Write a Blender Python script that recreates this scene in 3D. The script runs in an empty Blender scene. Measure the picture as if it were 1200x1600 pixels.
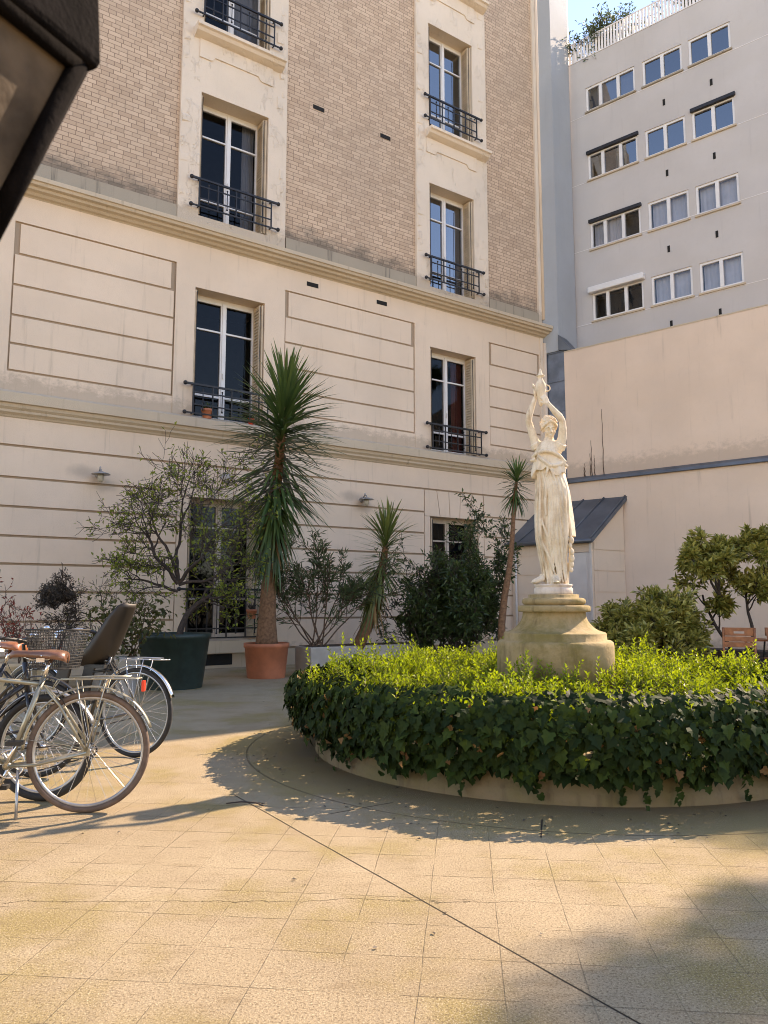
import bpy, math, random
from mathutils import Vector, Matrix, noise as mnoise
R = math.radians
PI = math.pi
rnd = random.Random(7)
S = bpy.context.scene
COL = S.collection
# ------------------------------------------------------------------ camera, sky, sun, exposure
PITCH = math.atan(142 / 1202)
cam = bpy.data.cameras.new('camera'); camo = bpy.data.objects.new('camera', cam); COL.objects.link(camo)
camo.location = (0, 0, 1.3); camo.rotation_euler = (PI / 2 + PITCH, 0, 0)
cam.sensor_fit = 'HORIZONTAL'; cam.sensor_width = 36; cam.lens = 36 * 1202 / 1200
cam.clip_start = 0.05; cam.clip_end = 2000
cam.dof.use_dof = True; cam.dof.focus_distance = 8.0; cam.dof.aperture_fstop = 9.0
S.camera = camo
SUNAZ = Vector((0.78, 0.626, 0)).normalized()
SUNEL = 38
sd = Vector((SUNAZ.x * math.cos(R(SUNEL)), SUNAZ.y * math.cos(R(SUNEL)), math.sin(R(SUNEL))))
w = bpy.data.worlds.new('World'); S.world = w; w.use_nodes = True
nt = w.node_tree
bg = nt.nodes['Background']; sky = nt.nodes.new('ShaderNodeTexSky')
sky.sky_type = 'NISHITA'; sky.sun_disc = False
sky.sun_elevation = R(SUNEL); sky.sun_rotation = math.atan2(SUNAZ.x, SUNAZ.y)
sky.air_density = 1.0; sky.dust_density = 0.0; sky.ozone_density = 2.5
nt.links.new(sky.outputs[0], bg.inputs[0]); bg.inputs[1].default_value = 0.15
sun = bpy.data.lights.new('sun', 'SUN'); suno = bpy.data.objects.new('sun', sun); COL.objects.link(suno)
sun.energy = 3.6; sun.angle = R(0.5); sun.color = (1.0, 0.90, 0.74)
suno.rotation_euler = sd.to_track_quat('Z', 'Y').to_euler(); suno.location = (20, 16, 30)
S.render.engine = 'CYCLES'
S.cycles.filter_width = 1.0; S.cycles.max_bounces = 8; S.cycles.diffuse_bounces = 5; S.cycles.transparent_max_bounces = 12
S.cycles.caustics_reflective = False; S.cycles.caustics_refractive = False
S.view_settings.view_transform = 'Standard'; S.view_settings.look = 'None'; S.view_settings.gamma = 1
S.view_settings.exposure = 1.63
S.view_settings.use_white_balance = True
S.view_settings.white_balance_temperature = 7900
S.view_settings.white_balance_tint = 20
S.render.resolution_x = 768; S.render.resolution_y = 1024

# ------------------------------------------------------------------ tagging helpers
def tag(o, label=None, cat=None, group=None, kind=None):
    if label: o['label'] = label
    if cat: o['category'] = cat
    if group: o['group'] = group
    if kind: o['kind'] = kind
    return o
def empty(name, loc=(0, 0, 0), rz=0, label=None, cat=None, group=None):
    o = bpy.data.objects.new(name, None); COL.objects.link(o); o.empty_display_size = .1
    o.location = loc; o.rotation_euler = (0, 0, rz)
    return tag(o, label, cat, group)
def copy_tree(o, parent=None):
    c = o.copy(); COL.objects.link(c)
    if parent: c.parent = parent
    for ch in [x for x in list(o.children)]: copy_tree(ch, c)
    return c

# ------------------------------------------------------------------ materials
def newmat(name):
    m = bpy.data.materials.new(name); m.use_nodes = True
    return m, m.node_tree, m.node_tree.nodes['Principled BSDF']
def N(t, typ, **kw):
    n = t.nodes.new(typ)
    for k, v in kw.items():
        if k in ('operation', 'blend_type', 'data_type', 'noise_dimensions', 'feature', 'wave_type', 'distance', 'bands_direction'): setattr(n, k, v)
    return n
def math_(t, op, a, b=None, c=None):
    n = t.nodes.new('ShaderNodeMath'); n.operation = op
    for i, v in enumerate((a, b, c)):
        if v is None: continue
        if isinstance(v, (int, float)): n.inputs[i].default_value = v
        else: t.links.new(v, n.inputs[i])
    return n.outputs[0]
def coord(t, scale=(1, 1, 1), kind='Object', loc=(0, 0, 0)):
    tc = t.nodes.new('ShaderNodeTexCoord'); mp = t.nodes.new('ShaderNodeMapping')
    mp.inputs['Scale'].default_value = scale; mp.inputs['Location'].default_value = loc
    t.links.new(tc.outputs[kind], mp.inputs[0]); return mp.outputs[0]
def noise_(t, vec, scale, detail=4, rough=.55):
    n = t.nodes.new('ShaderNodeTexNoise'); n.inputs['Scale'].default_value = scale
    n.inputs['Detail'].default_value = detail; n.inputs['Roughness'].default_value = rough
    t.links.new(vec, n.inputs['Vector']); return n.outputs[0]
def ramp(t, fac, lo, hi):
    n = t.nodes.new('ShaderNodeMapRange'); n.interpolation_type = 'SMOOTHSTEP'
    n.inputs[1].default_value = lo; n.inputs[2].default_value = hi
    t.links.new(fac, n.inputs[0]); return n.outputs[0]
def mixc(t, fac, a, b, blend='MIX'):
    n = t.nodes.new('ShaderNodeMix'); n.data_type = 'RGBA'; n.blend_type = blend
    for i, v in ((0, fac), (6, a), (7, b)):
        if isinstance(v, (int, float)): n.inputs[i].default_value = v
        elif isinstance(v, tuple): n.inputs[i].default_value = (*v[:3], 1)
        else: t.links.new(v, n.inputs[i])
    return n.outputs[2]
def bump(t, b, h, strength, dist=.01):
    n = t.nodes.new('ShaderNodeBump'); n.inputs['Strength'].default_value = strength; n.inputs['Distance'].default_value = dist
    t.links.new(h, n.inputs['Height']); t.links.new(n.outputs[0], b.inputs['Normal'])
def simple(name, c, rough=.6, var=.12, scale=6, metal=0, bmp=0, coat=0, spec=None):
    m, t, b = newmat(name)
    v = coord(t); n = noise_(t, v, scale, 5)
    f = ramp(t, n, .3, .7)
    d = tuple(x * (1 - var) for x in c); e = tuple(min(1, x * (1 + var)) for x in c)
    t.links.new(mixc(t, f, d, e), b.inputs['Base Color'])
    b.inputs['Roughness'].default_value = rough; b.inputs['Metallic'].default_value = metal
    if coat: b.inputs['Coat Weight'].default_value = coat
    if spec is not None: b.inputs['Specular IOR Level'].default_value = spec
    if bmp: bump(t, b, noise_(t, v, scale * 6, 4), bmp, .01)
    return m
def stucco(name, c, dark, stain_z=(), streak=.25, bmp=.15, peel=0, soot=False):
    """painted render: large soft patches, fine grain, streaks that run down, grime bands with ragged edges"""
    m, t, b = newmat(name)
    v = coord(t)
    big = ramp(t, noise_(t, v, .5, 5), .3, .72)
    col = mixc(t, big, tuple(x * .87 for x in c), c)
    blk = ramp(t, noise_(t, coord(t, (.6, .6, 1.6)), 1.1, 3), .35, .7)
    col = mixc(t, math_(t, 'MULTIPLY', blk, .3), col, tuple(x * y for x, y in zip(c, (.93, .90, .84))))
    fine = noise_(t, v, 9, 6, .65)
    col = mixc(t, math_(t, 'MULTIPLY', ramp(t, fine, .5, .75), .22), col, tuple(x * .8 for x in c))
    sv = coord(t, (5, 5, .35))
    st = ramp(t, noise_(t, sv, 1.6, 6, .6), .56, .8)
    col = mixc(t, math_(t, 'MULTIPLY', st, streak), col, dark)
    sep = t.nodes.new('ShaderNodeSeparateXYZ'); t.links.new(v, sep.inputs[0])
    for z0, z1, amt in stain_z:      # z0 = strongest, fading to z1
        g = ramp(t, sep.outputs[2], z1, z0) if z1 > z0 else ramp(t, sep.outputs[2], z1, z0)
        if z1 > z0:
            above = ramp(t, sep.outputs[2], z0 - .06, z0 - .02)
            mr = t.nodes.new('ShaderNodeMapRange'); mr.inputs[1].default_value = z0; mr.inputs[2].default_value = z1
            mr.inputs[3].default_value = 1; mr.inputs[4].default_value = 0
            t.links.new(sep.outputs[2], mr.inputs[0]); g = math_(t, 'MULTIPLY', mr.outputs[0], above)
        nn = noise_(t, coord(t, (2.2, 2.2, 3)), 2.5, 8, .7)
        k = ramp(t, math_(t, 'ADD', math_(t, 'MULTIPLY', g, .75), nn), .72, 1.05)
        k = math_(t, 'MULTIPLY', k, amt)
        col = mixc(t, k, col, dark)
    if soot:
        for (ux, uz) in ((-3.25, 3.72), (-2.85, 3.5), (2.62, 3.72), (2.98, 3.5)):
            vm = t.nodes.new('ShaderNodeVectorMath'); vm.operation = 'DISTANCE'
            t.links.new(coord(t, (1, 0, 2.1)), vm.inputs[0]); vm.inputs[1].default_value = (ux, 0, uz * 2.1)
            kk = math_(t, 'SUBTRACT', 1, ramp(t, math_(t, 'ADD', vm.outputs['Value'], math_(t, 'MULTIPLY', noise_(t, v, 5, 4), .25)), .18, .52))
            col = mixc(t, math_(t, 'MULTIPLY', kk, .5), col, (.30, .25, .21))
    t.links.new(col, b.inputs['Base Color'])
    b.inputs['Roughness'].default_value = .85
    h = math_(t, 'ADD', math_(t, 'MULTIPLY', fine, .4), noise_(t, v, 60, 3))
    if peel:
        vv = N(t, 'ShaderNodeTexVoronoi'); vv.inputs['Scale'].default_value = 3.1
        t.links.new(coord(t, (1, 1, .7)), vv.inputs['Vector'])
        pk = ramp(t, noise_(t, coord(t, (1.5, 1.5, .8)), 1.7, 6, .7), .56, .60)
        h = math_(t, 'ADD', h, math_(t, 'MULTIPLY', pk, 2.2 * peel))
    bump(t, b, h, bmp, .02)
    return m
def brickmat(name):
    m, t, b = newmat(name)
    v = coord(t)
    sep = t.nodes.new('ShaderNodeSeparateXYZ'); t.links.new(v, sep.inputs[0])
    cmb = t.nodes.new('ShaderNodeCombineXYZ'); t.links.new(sep.outputs[0], cmb.inputs[0]); t.links.new(sep.outputs[2], cmb.inputs[1])
    def br(c1, c2, mc):
        k = t.nodes.new('ShaderNodeTexBrick'); t.links.new(cmb.outputs[0], k.inputs['Vector'])
        k.inputs['Scale'].default_value = 1; k.inputs['Brick Width'].default_value = .262; k.inputs['Row Height'].default_value = .091
        k.inputs['Mortar Size'].default_value = .0065; k.inputs['Mortar Smooth'].default_value = .25
        k.offset = .5; k.squash = .62; k.squash_frequency = 3; k.inputs['Bias'].default_value = -.1
        k.inputs['Color1'].default_value = (*c1, 1); k.inputs['Color2'].default_value = (*c2, 1); k.inputs['Mortar'].default_value = (*mc, 1)
        return k
    k = br((.66, .485, .345), (.50, .35, .24), (.23, .155, .105))
    col = k.outputs[0]
    big = ramp(t, noise_(t, v, .45, 4), .35, .7)
    col = mixc(t, math_(t, 'MULTIPLY', big, .3), col, (.36, .28, .21))
    nn = noise_(t, coord(t, (1, 1, 2.2)), 2.2, 8, .7)
    mr = t.nodes.new('ShaderNodeMapRange'); mr.inputs[1].default_value = 9.4; mr.inputs[2].default_value = 10.5
    mr.inputs[3].default_value = 1; mr.inputs[4].default_value = 0; t.links.new(sep.outputs[2], mr.inputs[0])
    g = ramp(t, math_(t, 'ADD', math_(t, 'MULTIPLY', mr.outputs[0], .75), nn), .85, 1.25)
    col = mixc(t, math_(t, 'MULTIPLY', g, .8), col, (.13, .11, .085))
    t.links.new(col, b.inputs['Base Color']); b.inputs['Roughness'].default_value = .85
    bump(t, b, math_(t, 'SUBTRACT', math_(t, 'MULTIPLY', noise_(t, v, 40, 3), .25), k.outputs[1]), .55, .012)
    return m
def glassmat(name, tint, refl=.22, dark=(.012, .013, .014)):
    m, t, b = newmat(name)
    out = t.nodes['Material Output']
    tr = t.nodes.new('ShaderNodeBsdfTransparent'); tr.inputs[0].default_value = (*tint, 1)
    gl = t.nodes.new('ShaderNodeBsdfGlossy'); gl.inputs['Roughness'].default_value = .02; gl.inputs[0].default_value = (.9, .95, 1, 1)
    mx = t.nodes.new('ShaderNodeMixShader')
    lw = t.nodes.new('ShaderNodeLayerWeight'); lw.inputs[0].default_value = .35
    f = math_(t, 'MULTIPLY_ADD', lw.outputs[0], .16 if refl < .1 else .35, refl)
    t.links.new(f, mx.inputs[0]); t.links.new(tr.outputs[0], mx.inputs[1]); t.links.new(gl.outputs[0], mx.inputs[2])
    t.links.new(mx.outputs[0], out.inputs[0])
    v = coord(t); bn = t.nodes.new('ShaderNodeBump'); bn.inputs['Strength'].default_value = .06; bn.inputs['Distance'].default_value = .02
    t.links.new(noise_(t, v, 1.4, 2), bn.inputs['Height']); t.links.new(bn.outputs[0], gl.inputs['Normal'])
    return m
def leafmat(name, c1, c2, rough=.45, trans=.35, spec=.4, back=None):
    m, t, b = newmat(name)
    out = t.nodes['Material Output']
    at = t.nodes.new('ShaderNodeAttribute'); at.attribute_name = 'tone'
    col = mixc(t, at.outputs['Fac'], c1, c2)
    t.links.new(col, b.inputs['Base Color']); b.inputs['Roughness'].default_value = rough
    b.inputs['Specular IOR Level'].default_value = spec
    tl = t.nodes.new('ShaderNodeBsdfTranslucent')
    hs = t.nodes.new('ShaderNodeHueSaturation'); hs.inputs['Value'].default_value = 1.7; hs.inputs['Saturation'].default_value = 1.1
    hs.inputs['Hue'].default_value = .485
    t.links.new(col, hs.inputs['Color']); t.links.new(hs.outputs[0], tl.inputs[0])
    mx = t.nodes.new('ShaderNodeMixShader'); mx.inputs[0].default_value = trans
    t.links.new(b.outputs[0], mx.inputs[1]); t.links.new(tl.outputs[0], mx.inputs[2]); t.links.new(mx.outputs[0], out.inputs[0])
    return m

CREAM = (.80, .64, .495)
M = {}
M['cream'] = stucco('cream_render', CREAM, (.26, .20, .14), ((5.05, 5.6, .45), (0.0, .7, .7)), .38, soot=True)
M['groove'] = stucco('dirty_groove_render', (.42, .32, .23), (.2, .15, .1), (), .3)
M['cream_bay'] = stucco('cream_bay_render', (.82, .69, .555), (.30, .235, .165), ((9.2, 9.8, .5),), .14, .55, 1)
M['stone_trim'] = stucco('stone_trim', (.60, .49, .36), (.23, .17, .115), (), .6, .3)
M['stone_base'] = stucco('grimy_stone', (.40, .34, .26), (.09, .08, .065), (), .95, .4)
M['brick'] = brickmat('tan_brick')
M['white_frame'] = simple('white_window_paint', (.74, .72, .70), .4, .05, 3)
M['old_frame'] = simple('aged_window_paint', (.52, .45, .38), .6, .15, 6)
M['shutter'] = simple('cream_shutter_paint', (.60, .48, .34), .6, .12, 4)
M['iron'] = simple('black_iron', (.022, .02, .022), .45, .3, 9, .3)
M['interior'] = simple('dark_interior', (.018, .017, .017), .9, .2)
M['curtain'] = simple('net_curtain', (.55, .56, .60), .9, .1, 2)
M['red_curtain'] = simple('red_curtain', (.22, .045, .03), .9, .1, 2)
M['glass'] = glassmat('window_glass', (.45, .45, .45), .012)
M['glass_blue'] = glassmat('window_glass_reflective', (.35, .36, .38), .20)
M['glass_mid'] = glassmat('window_glass_curtained', (.75, .76, .78), .05)
M['wallcream'] = stucco('cream_wall_render', (.80, .625, .49), (.42, .32, .24), ((4.62, 5.4, .5), (0, .9, .7)), .5)
M['grey'] = stucco('grey_render', (.57, .535, .51), (.36, .33, .31), ((16.9, 17.6, .0),), .38)
M['partywall'] = stucco('blue_grey_render', (.40, .43, .46), (.24, .26, .28), (), .2)
M['whitewall'] = stucco('white_render', (.80, .77, .76), (.5, .47, .46), (), .2)
M['zinc'] = simple('zinc_sheet', (.17, .20, .25), .42, .3, 1.7, .5, .05)
M['zinc_roof'] = simple('weathered_zinc_roof', (.13, .145, .165), .5, .2, 1.5, .5, .05)
M['dark'] = simple('black_void', (.012, .011, .010), .9, .1)
M['shedwhite'] = simple('white_door_paint', (.66, .62, .58), .5, .06, 2)
M['alu'] = simple('brushed_grey_metal', (.42, .43, .44), .35, .15, 8, .8)
M['chrome'] = simple('chrome', (.75, .74, .72), .14, .05, 8, 1)
M['rubber'] = simple('black_rubber', (.025, .024, .023), .75, .2, 20)
M['brownrubber'] = simple('brown_rubber', (.13, .085, .06), .75, .2, 20)
M['frame_olive'] = simple('champagne_frame_paint', (.32, .30, .23), .32, .06, 5, .55, 0, .5)
M['frame_black'] = simple('black_frame_paint', (.02, .02, .022), .28, .1, 5, .2, 0, .6)
M['frame_silver'] = simple('silver_frame_paint', (.16, .16, .155), .3, .08, 5, .7)
M['leather'] = simple('tan_leather', (.30, .105, .045), .36, .25, 14, 0, .1, .3)
M['leather_dark'] = simple('brown_leather', (.17, .075, .042), .34, .25, 14, 0, .1, .3)
M['plastic_brown'] = simple('brown_plastic', (.026, .018, .012), .5, .2, 4)
M['plastic_black'] = simple('black_plastic', (.02, .02, .02), .5, .1, 4)
M['red_refl'] = simple('red_reflector', (.75, .05, .02), .25, .1, 30)
M['orange'] = simple('orange_plastic', (.8, .2, .03), .45, .1, 9)
M['pot_green'] = simple('dark_green_plastic', (.018, .034, .028), .5, .25, 7, 0, .05)
M['terracotta'] = simple('terracotta', (.46, .155, .075), .7, .16, 4, 0, .1)
M['pot_white'] = simple('white_glazed_clay', (.38, .35, .31), .5, .1, 4)
M['pot_beige'] = simple('beige_clay', (.5, .38, .24), .7, .12, 4)
M['soil'] = simple('soil', (.06, .04, .028), .95, .4, 25, 0, .6)
M['bark'] = simple('brown_bark', (.12, .075, .05), .9, .35, 30, 0, .6)
M['bark_dark'] = simple('dark_bark', (.05, .036, .03), .9, .35, 30, 0, .5)
M['bark_yucca'] = simple('fibrous_yucca_bark', (.20, .105, .055), .9, .3, 22, 0, .8)
M['wood'] = simple('teak_wood', (.30, .115, .045), .55, .25, 12, 0, .1)
M['slat'] = simple('white_railing_paint', (.82, .78, .76), .5, .04, 3)
M['lampmetal'] = simple('dusty_lamp_metal', (.34, .33, .33), .45, .25, 9, .5)
M['lampglass'] = simple('dusty_lamp_glass', (.42, .38, .30), .3, .15, 9)
M['rust'] = simple('rusty_iron', (.006, .005, .005), .95, .4, 18, .0, .3, 0, .05)
M['dirtyglass'] = simple('dirty_lantern_glass', (.085, .062, .042), .7, .5, 9, 0, .2, 0, .1)
M['l_ivy'] = leafmat('ivy_leaves', (.009, .021, .005), (.035, .062, .012), .62, .12, .12)
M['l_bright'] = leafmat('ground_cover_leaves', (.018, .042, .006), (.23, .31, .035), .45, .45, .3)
M['l_yucca'] = leafmat('yucca_leaves', (.03, .070, .024), (.11, .17, .05), .38, .2, .5)
M['l_yucca2'] = leafmat('pale_yucca_leaves', (.06, .10, .03), (.19, .22, .06), .4, .25, .5)
M['l_dark'] = leafmat('dark_evergreen_leaves', (.018, .038, .012), (.07, .11, .03), .4, .2, .5)
M['l_olive'] = leafmat('oleander_leaves', (.04, .065, .028), (.10, .14, .06), .45, .2, .4)
M['l_laurel'] = leafmat('variegated_laurel_leaves', (.10, .12, .02), (.45, .42, .12), .35, .22, .5)
M['l_spring'] = leafmat('spring_leaves', (.10, .15, .025), (.24, .28, .05), .5, .4, .3)
M['l_grey'] = leafmat('grey_brown_leaves', (.055, .045, .035), (.12, .10, .08), .6, .2, .3)
M['l_red'] = leafmat('red_leaves', (.14, .03, .02), (.3, .07, .04), .5, .3, .3)
M['l_dead'] = leafmat('dead_brown_leaves', (.12, .06, .025), (.30, .20, .09), .7, .2, .2)
M['l_vine'] = leafmat('wilting_vine_leaves', (.04, .05, .015), (.12, .12, .035), .5, .25, .3)

# ------------------------------------------------------------------ mesh builder
class MB:
    def __init__(s): s.v = []; s.f = []; s.t = []; s.smooth = []
    def add(s, vs, fs, smooth=False, tone=None):
        o = len(s.v); s.v.extend([tuple(p) for p in vs]); s.f.extend([tuple(i + o for i in f) for f in fs])
        s.smooth.extend([smooth] * len(fs))
        if tone is not None: s.t.extend([tone] * len(vs))
        elif s.t or tone is not None: s.t.extend([.5] * len(vs))
        return s
    def box(s, x0, x1, y0, y1, z0, z1, m=None):
        vs = [Vector((x, y, z)) for z in (z0, z1) for y in (y0, y1) for x in (x0, x1)]
        if m is not None: vs = [m @ p for p in vs]
        return s.add(vs, [(0, 2, 3, 1), (4, 5, 7, 6), (0, 1, 5, 4), (2, 6, 7, 3), (0, 4, 6, 2), (1, 3, 7, 5)])
    def quad(s, a, b, c, d): return s.add([a, b, c, d], [(0, 1, 2, 3)])
    def tube(s, pts, rad, n=8, closed=False, cap=True, flat=1.0):
        pts = [Vector(p) for p in pts]; k = len(pts)
        if isinstance(rad, (int, float)): rad = [rad] * k
        vs = []; up = Vector((0, 0, 1)); prev = None
        for i, p in enumerate(pts):
            a = pts[(i - 1) % k] if (closed or i > 0) else p; b = pts[(i + 1) % k] if (closed or i < k - 1) else p
            d = (b - a)
            d = d.normalized() if d.length > 1e-9 else Vector((0, 0, 1))
            if prev is None:
                x = d.cross(up) if abs(d.z) < .95 else d.cross(Vector((0, 1, 0)))
            else:
                x = prev - d * prev.dot(d)
                if x.length < 1e-6: x = d.cross(up)
            x.normalize(); prev = x; y = d.cross(x)
            for j in range(n):
                an = 2 * PI * j / n
                vs.append(p + (x * math.cos(an) + y * math.sin(an) * flat) * rad[i])
        fs = []
        for i in range(k if closed else k - 1):
            for j in range(n):
                a = i * n + j; b = i * n + (j + 1) % n; c = ((i + 1) % k) * n + (j + 1) % n; d = ((i + 1) % k) * n + j
                fs.append((a, b, c, d))
        if cap and not closed:
            fs.append(tuple(reversed(range(n)))); fs.append(tuple(range((k - 1) * n, k * n)))
        return s.add(vs, fs, True)
    def ring(s, c, R_, r, axis='y', n=48, m=8, a0=0, a1=2 * PI, flat=1.0):
        full = abs(a1 - a0 - 2 * PI) < 1e-6
        pts = []
        for i in range(n if full else n + 1):
            a = a0 + (a1 - a0) * i / n
            if axis == 'y': pts.append((c[0] + R_ * math.cos(a), c[1], c[2] + R_ * math.sin(a)))
            else: pts.append((c[0] + R_ * math.cos(a), c[1] + R_ * math.sin(a), c[2]))
        return s.tube(pts, r, m, closed=full, flat=flat)
    def lathe(s, prof, n=32, c=(0, 0, 0), smooth=True, cap=True, sq=None):
        vs = []
        for r, z in prof:
            for j in range(n):
                a = 2 * PI * j / n
                vs.append((c[0] + r * math.cos(a), c[1] + r * math.sin(a), c[2] + z))
        fs = [(i * n + j, i * n + (j + 1) % n, (i + 1) * n + (j + 1) % n, (i + 1) * n + j) for i in range(len(prof) - 1) for j in range(n)]
        if cap: fs += [tuple(reversed(range(n))), tuple(range((len(prof) - 1) * n, len(prof) * n))]
        return s.add(vs, fs, smooth)
    def extrude_profile(s, prof, u0, u1):
        k = len(prof)
        vs = [(u0, y, z) for y, z in prof] + [(u1, y, z) for y, z in prof]
        fs = [(i, i + 1, k + i + 1, k + i) for i in range(k - 1)] + [tuple(range(k - 1, -1, -1)), tuple(range(k, 2 * k))]
        return s.add(vs, fs)
    def ell(s, c, r, n=12, m=8, mat=None, disp=None):
        vs = []
        for i in range(m + 1):
            th = PI * i / m
            for j in range(n):
                ph = 2 * PI * j / n
                p = Vector((math.sin(th) * math.cos(ph) * r[0], math.sin(th) * math.sin(ph) * r[1], math.cos(th) * r[2]))
                if disp: p *= disp(p)
                if mat is not None: p = mat @ p
                vs.append(p + Vector(c))
        fs = [(i * n + j, (i + 1) * n + j, (i + 1) * n + (j + 1) % n, i * n + (j + 1) % n) for i in range(m) for j in range(n)]
        return s.add(vs, fs, True)
    def slab(s, u0, u1, z0, z1, yf, yb, openings=(), yr=None, sides=True):
        """wall face at y=yf with rectangular openings whose reveals run back to yr"""
        us = sorted({u0, u1, *[o[0] for o in openings], *[o[1] for o in openings]})
        zs = sorted({z0, z1, *[o[2] for o in openings], *[o[3] for o in openings]})
        us = [u for u in us if u0 <= u <= u1]; zs = [z for z in zs if z0 <= z <= z1]
        for i in range(len(us) - 1):
            for j in range(len(zs) - 1):
                cu = (us[i] + us[i + 1]) / 2; cz = (zs[j] + zs[j + 1]) / 2
                if any(o[0] < cu < o[1] and o[2] < cz < o[3] for o in openings): continue
                s.quad((us[i], yf, zs[j]), (us[i + 1], yf, zs[j]), (us[i + 1], yf, zs[j + 1]), (us[i], yf, zs[j + 1]))
        if yr is None: yr = yb
        for a, b, c, d in (openings if yr != 'none' else ()):
            lo = max(c, z0); hi = min(d, z1)
            s.quad((a, yf, lo), (a, yr, lo), (a, yr, hi), (a, yf, hi)); s.quad((b, yr, lo), (b, yf, lo), (b, yf, hi), (b, yr, hi))
            if c >= z0: s.quad((a, yr, c), (a, yf, c), (b, yf, c), (b, yr, c))
            if d <= z1: s.quad((a, yf, d), (a, yr, d), (b, yr, d), (b, yf, d))
        if sides:
            s.quad((u0, yf, z0), (u0, yf, z1), (u0, yb, z1), (u0, yb, z0)); s.quad((u1, yb, z0), (u1, yb, z1), (u1, yf, z1), (u1, yf, z0))
            s.quad((u0, yf, z1), (u1, yf, z1), (u1, yb, z1), (u0, yb, z1)); s.quad((u0, yb, z0), (u1, yb, z0), (u1, yf, z0), (u0, yf, z0))
        return s
    def leaf(s, p, d, nrm, L, W, tone, bend=.15, shape=0):
        """one leaf: base p, direction d, face normal nrm"""
        d = d.normalized(); sd_ = d.cross(nrm)
        if sd_.length < 1e-5: sd_ = d.cross(Vector((.3, .7, .6)))
        sd_.normalize(); n2 = sd_.cross(d)
        if shape == 0:      # oval, folded along the midrib
            pts = [p, p + d * L * .5 + sd_ * W * .5 + n2 * W * .18, p + d * L - n2 * L * bend, p + d * L * .5 - sd_ * W * .5 + n2 * W * .18]
            fs = [(0, 1, 2), (0, 2, 3)]
        elif shape == 1:    # blade
            q1 = p + d * L * .45 + sd_ * W * .5; q2 = p + d * L * .45 - sd_ * W * .5
            e1 = p + d * L * .8 - n2 * L * bend * .5 + sd_ * W * .32; e2 = p + d * L * .8 - n2 * L * bend * .5 - sd_ * W * .32
            pts = [p + sd_ * W * .3, p - sd_ * W * .3, q1, q2, e1, e2, p + d * L - n2 * L * bend]
            fs = [(0, 2, 3, 1), (2, 4, 5, 3), (4, 6, 5)]
        else:               # lobed ivy leaf
            out = [(0, 0), (-.12, .32), (.10, .50), (.30, .34), (.48, .46), (.62, .24), (1.0, 0), (.62, -.24), (.48, -.46), (.30, -.34), (.10, -.50), (-.12, -.32)]
            pts = [p + d * L * (x + .1) + sd_ * W * y * 1.05 + n2 * (abs(y) * W * .22 - x * x * L * bend) for x, y in out]
            pts.append(p + d * L * .35)
            k = len(out); fs = [(k, i, (i + 1) % k) for i in range(k)]
        s.add(pts, fs, False, tone); return s
    def build(s, name, mat, parent=None, loc=None, rz=None, mw=None):
        me = bpy.data.meshes.new(name); me.from_pydata(s.v, [], s.f); me.update()
        me.polygons.foreach_set('use_smooth', s.smooth)
        if s.t and len(s.t) == len(s.v):
            at = me.attributes.new('tone', 'FLOAT', 'POINT'); at.data.foreach_set('value', s.t)
        me.materials.append(mat)
        o = bpy.data.objects.new(name, me); COL.objects.link(o)
        if parent: o.parent = parent
        if loc is not None: o.location = loc
        if rz is not None: o.rotation_euler = (0, 0, rz)
        return o
def bevel(o, wd=.01, seg=2):
    b = o.modifiers.new('bevel', 'BEVEL'); b.width = wd; b.segments = seg; b.limit_method = 'ANGLE'; b.angle_limit = R(40)
    return o

# ------------------------------------------------------------------ frames of reference
FB = Vector((-2.945, 15.998, 0)); FROT = math.atan2(.5688, .8225)
FDIR = Vector((.8225, .5688, 0)); FN = Vector((.5688, -.8225, 0))
CB = Vector((4.457, 21.117, 0)); WROT = math.atan2(-.6540, .7565)
WDIR = Vector((.7565, -.6540, 0)); WNV = Vector((-.6540, -.7565, 0))
CEN = Vector((1.61, 7.35, 0))
def fpt(u, y, z=0): return FB + FDIR * u - FN * y + Vector((0, 0, z))
def wpt(u, y, z=0): return CB + WDIR * u - WNV * y + Vector((0, 0, z))

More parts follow.
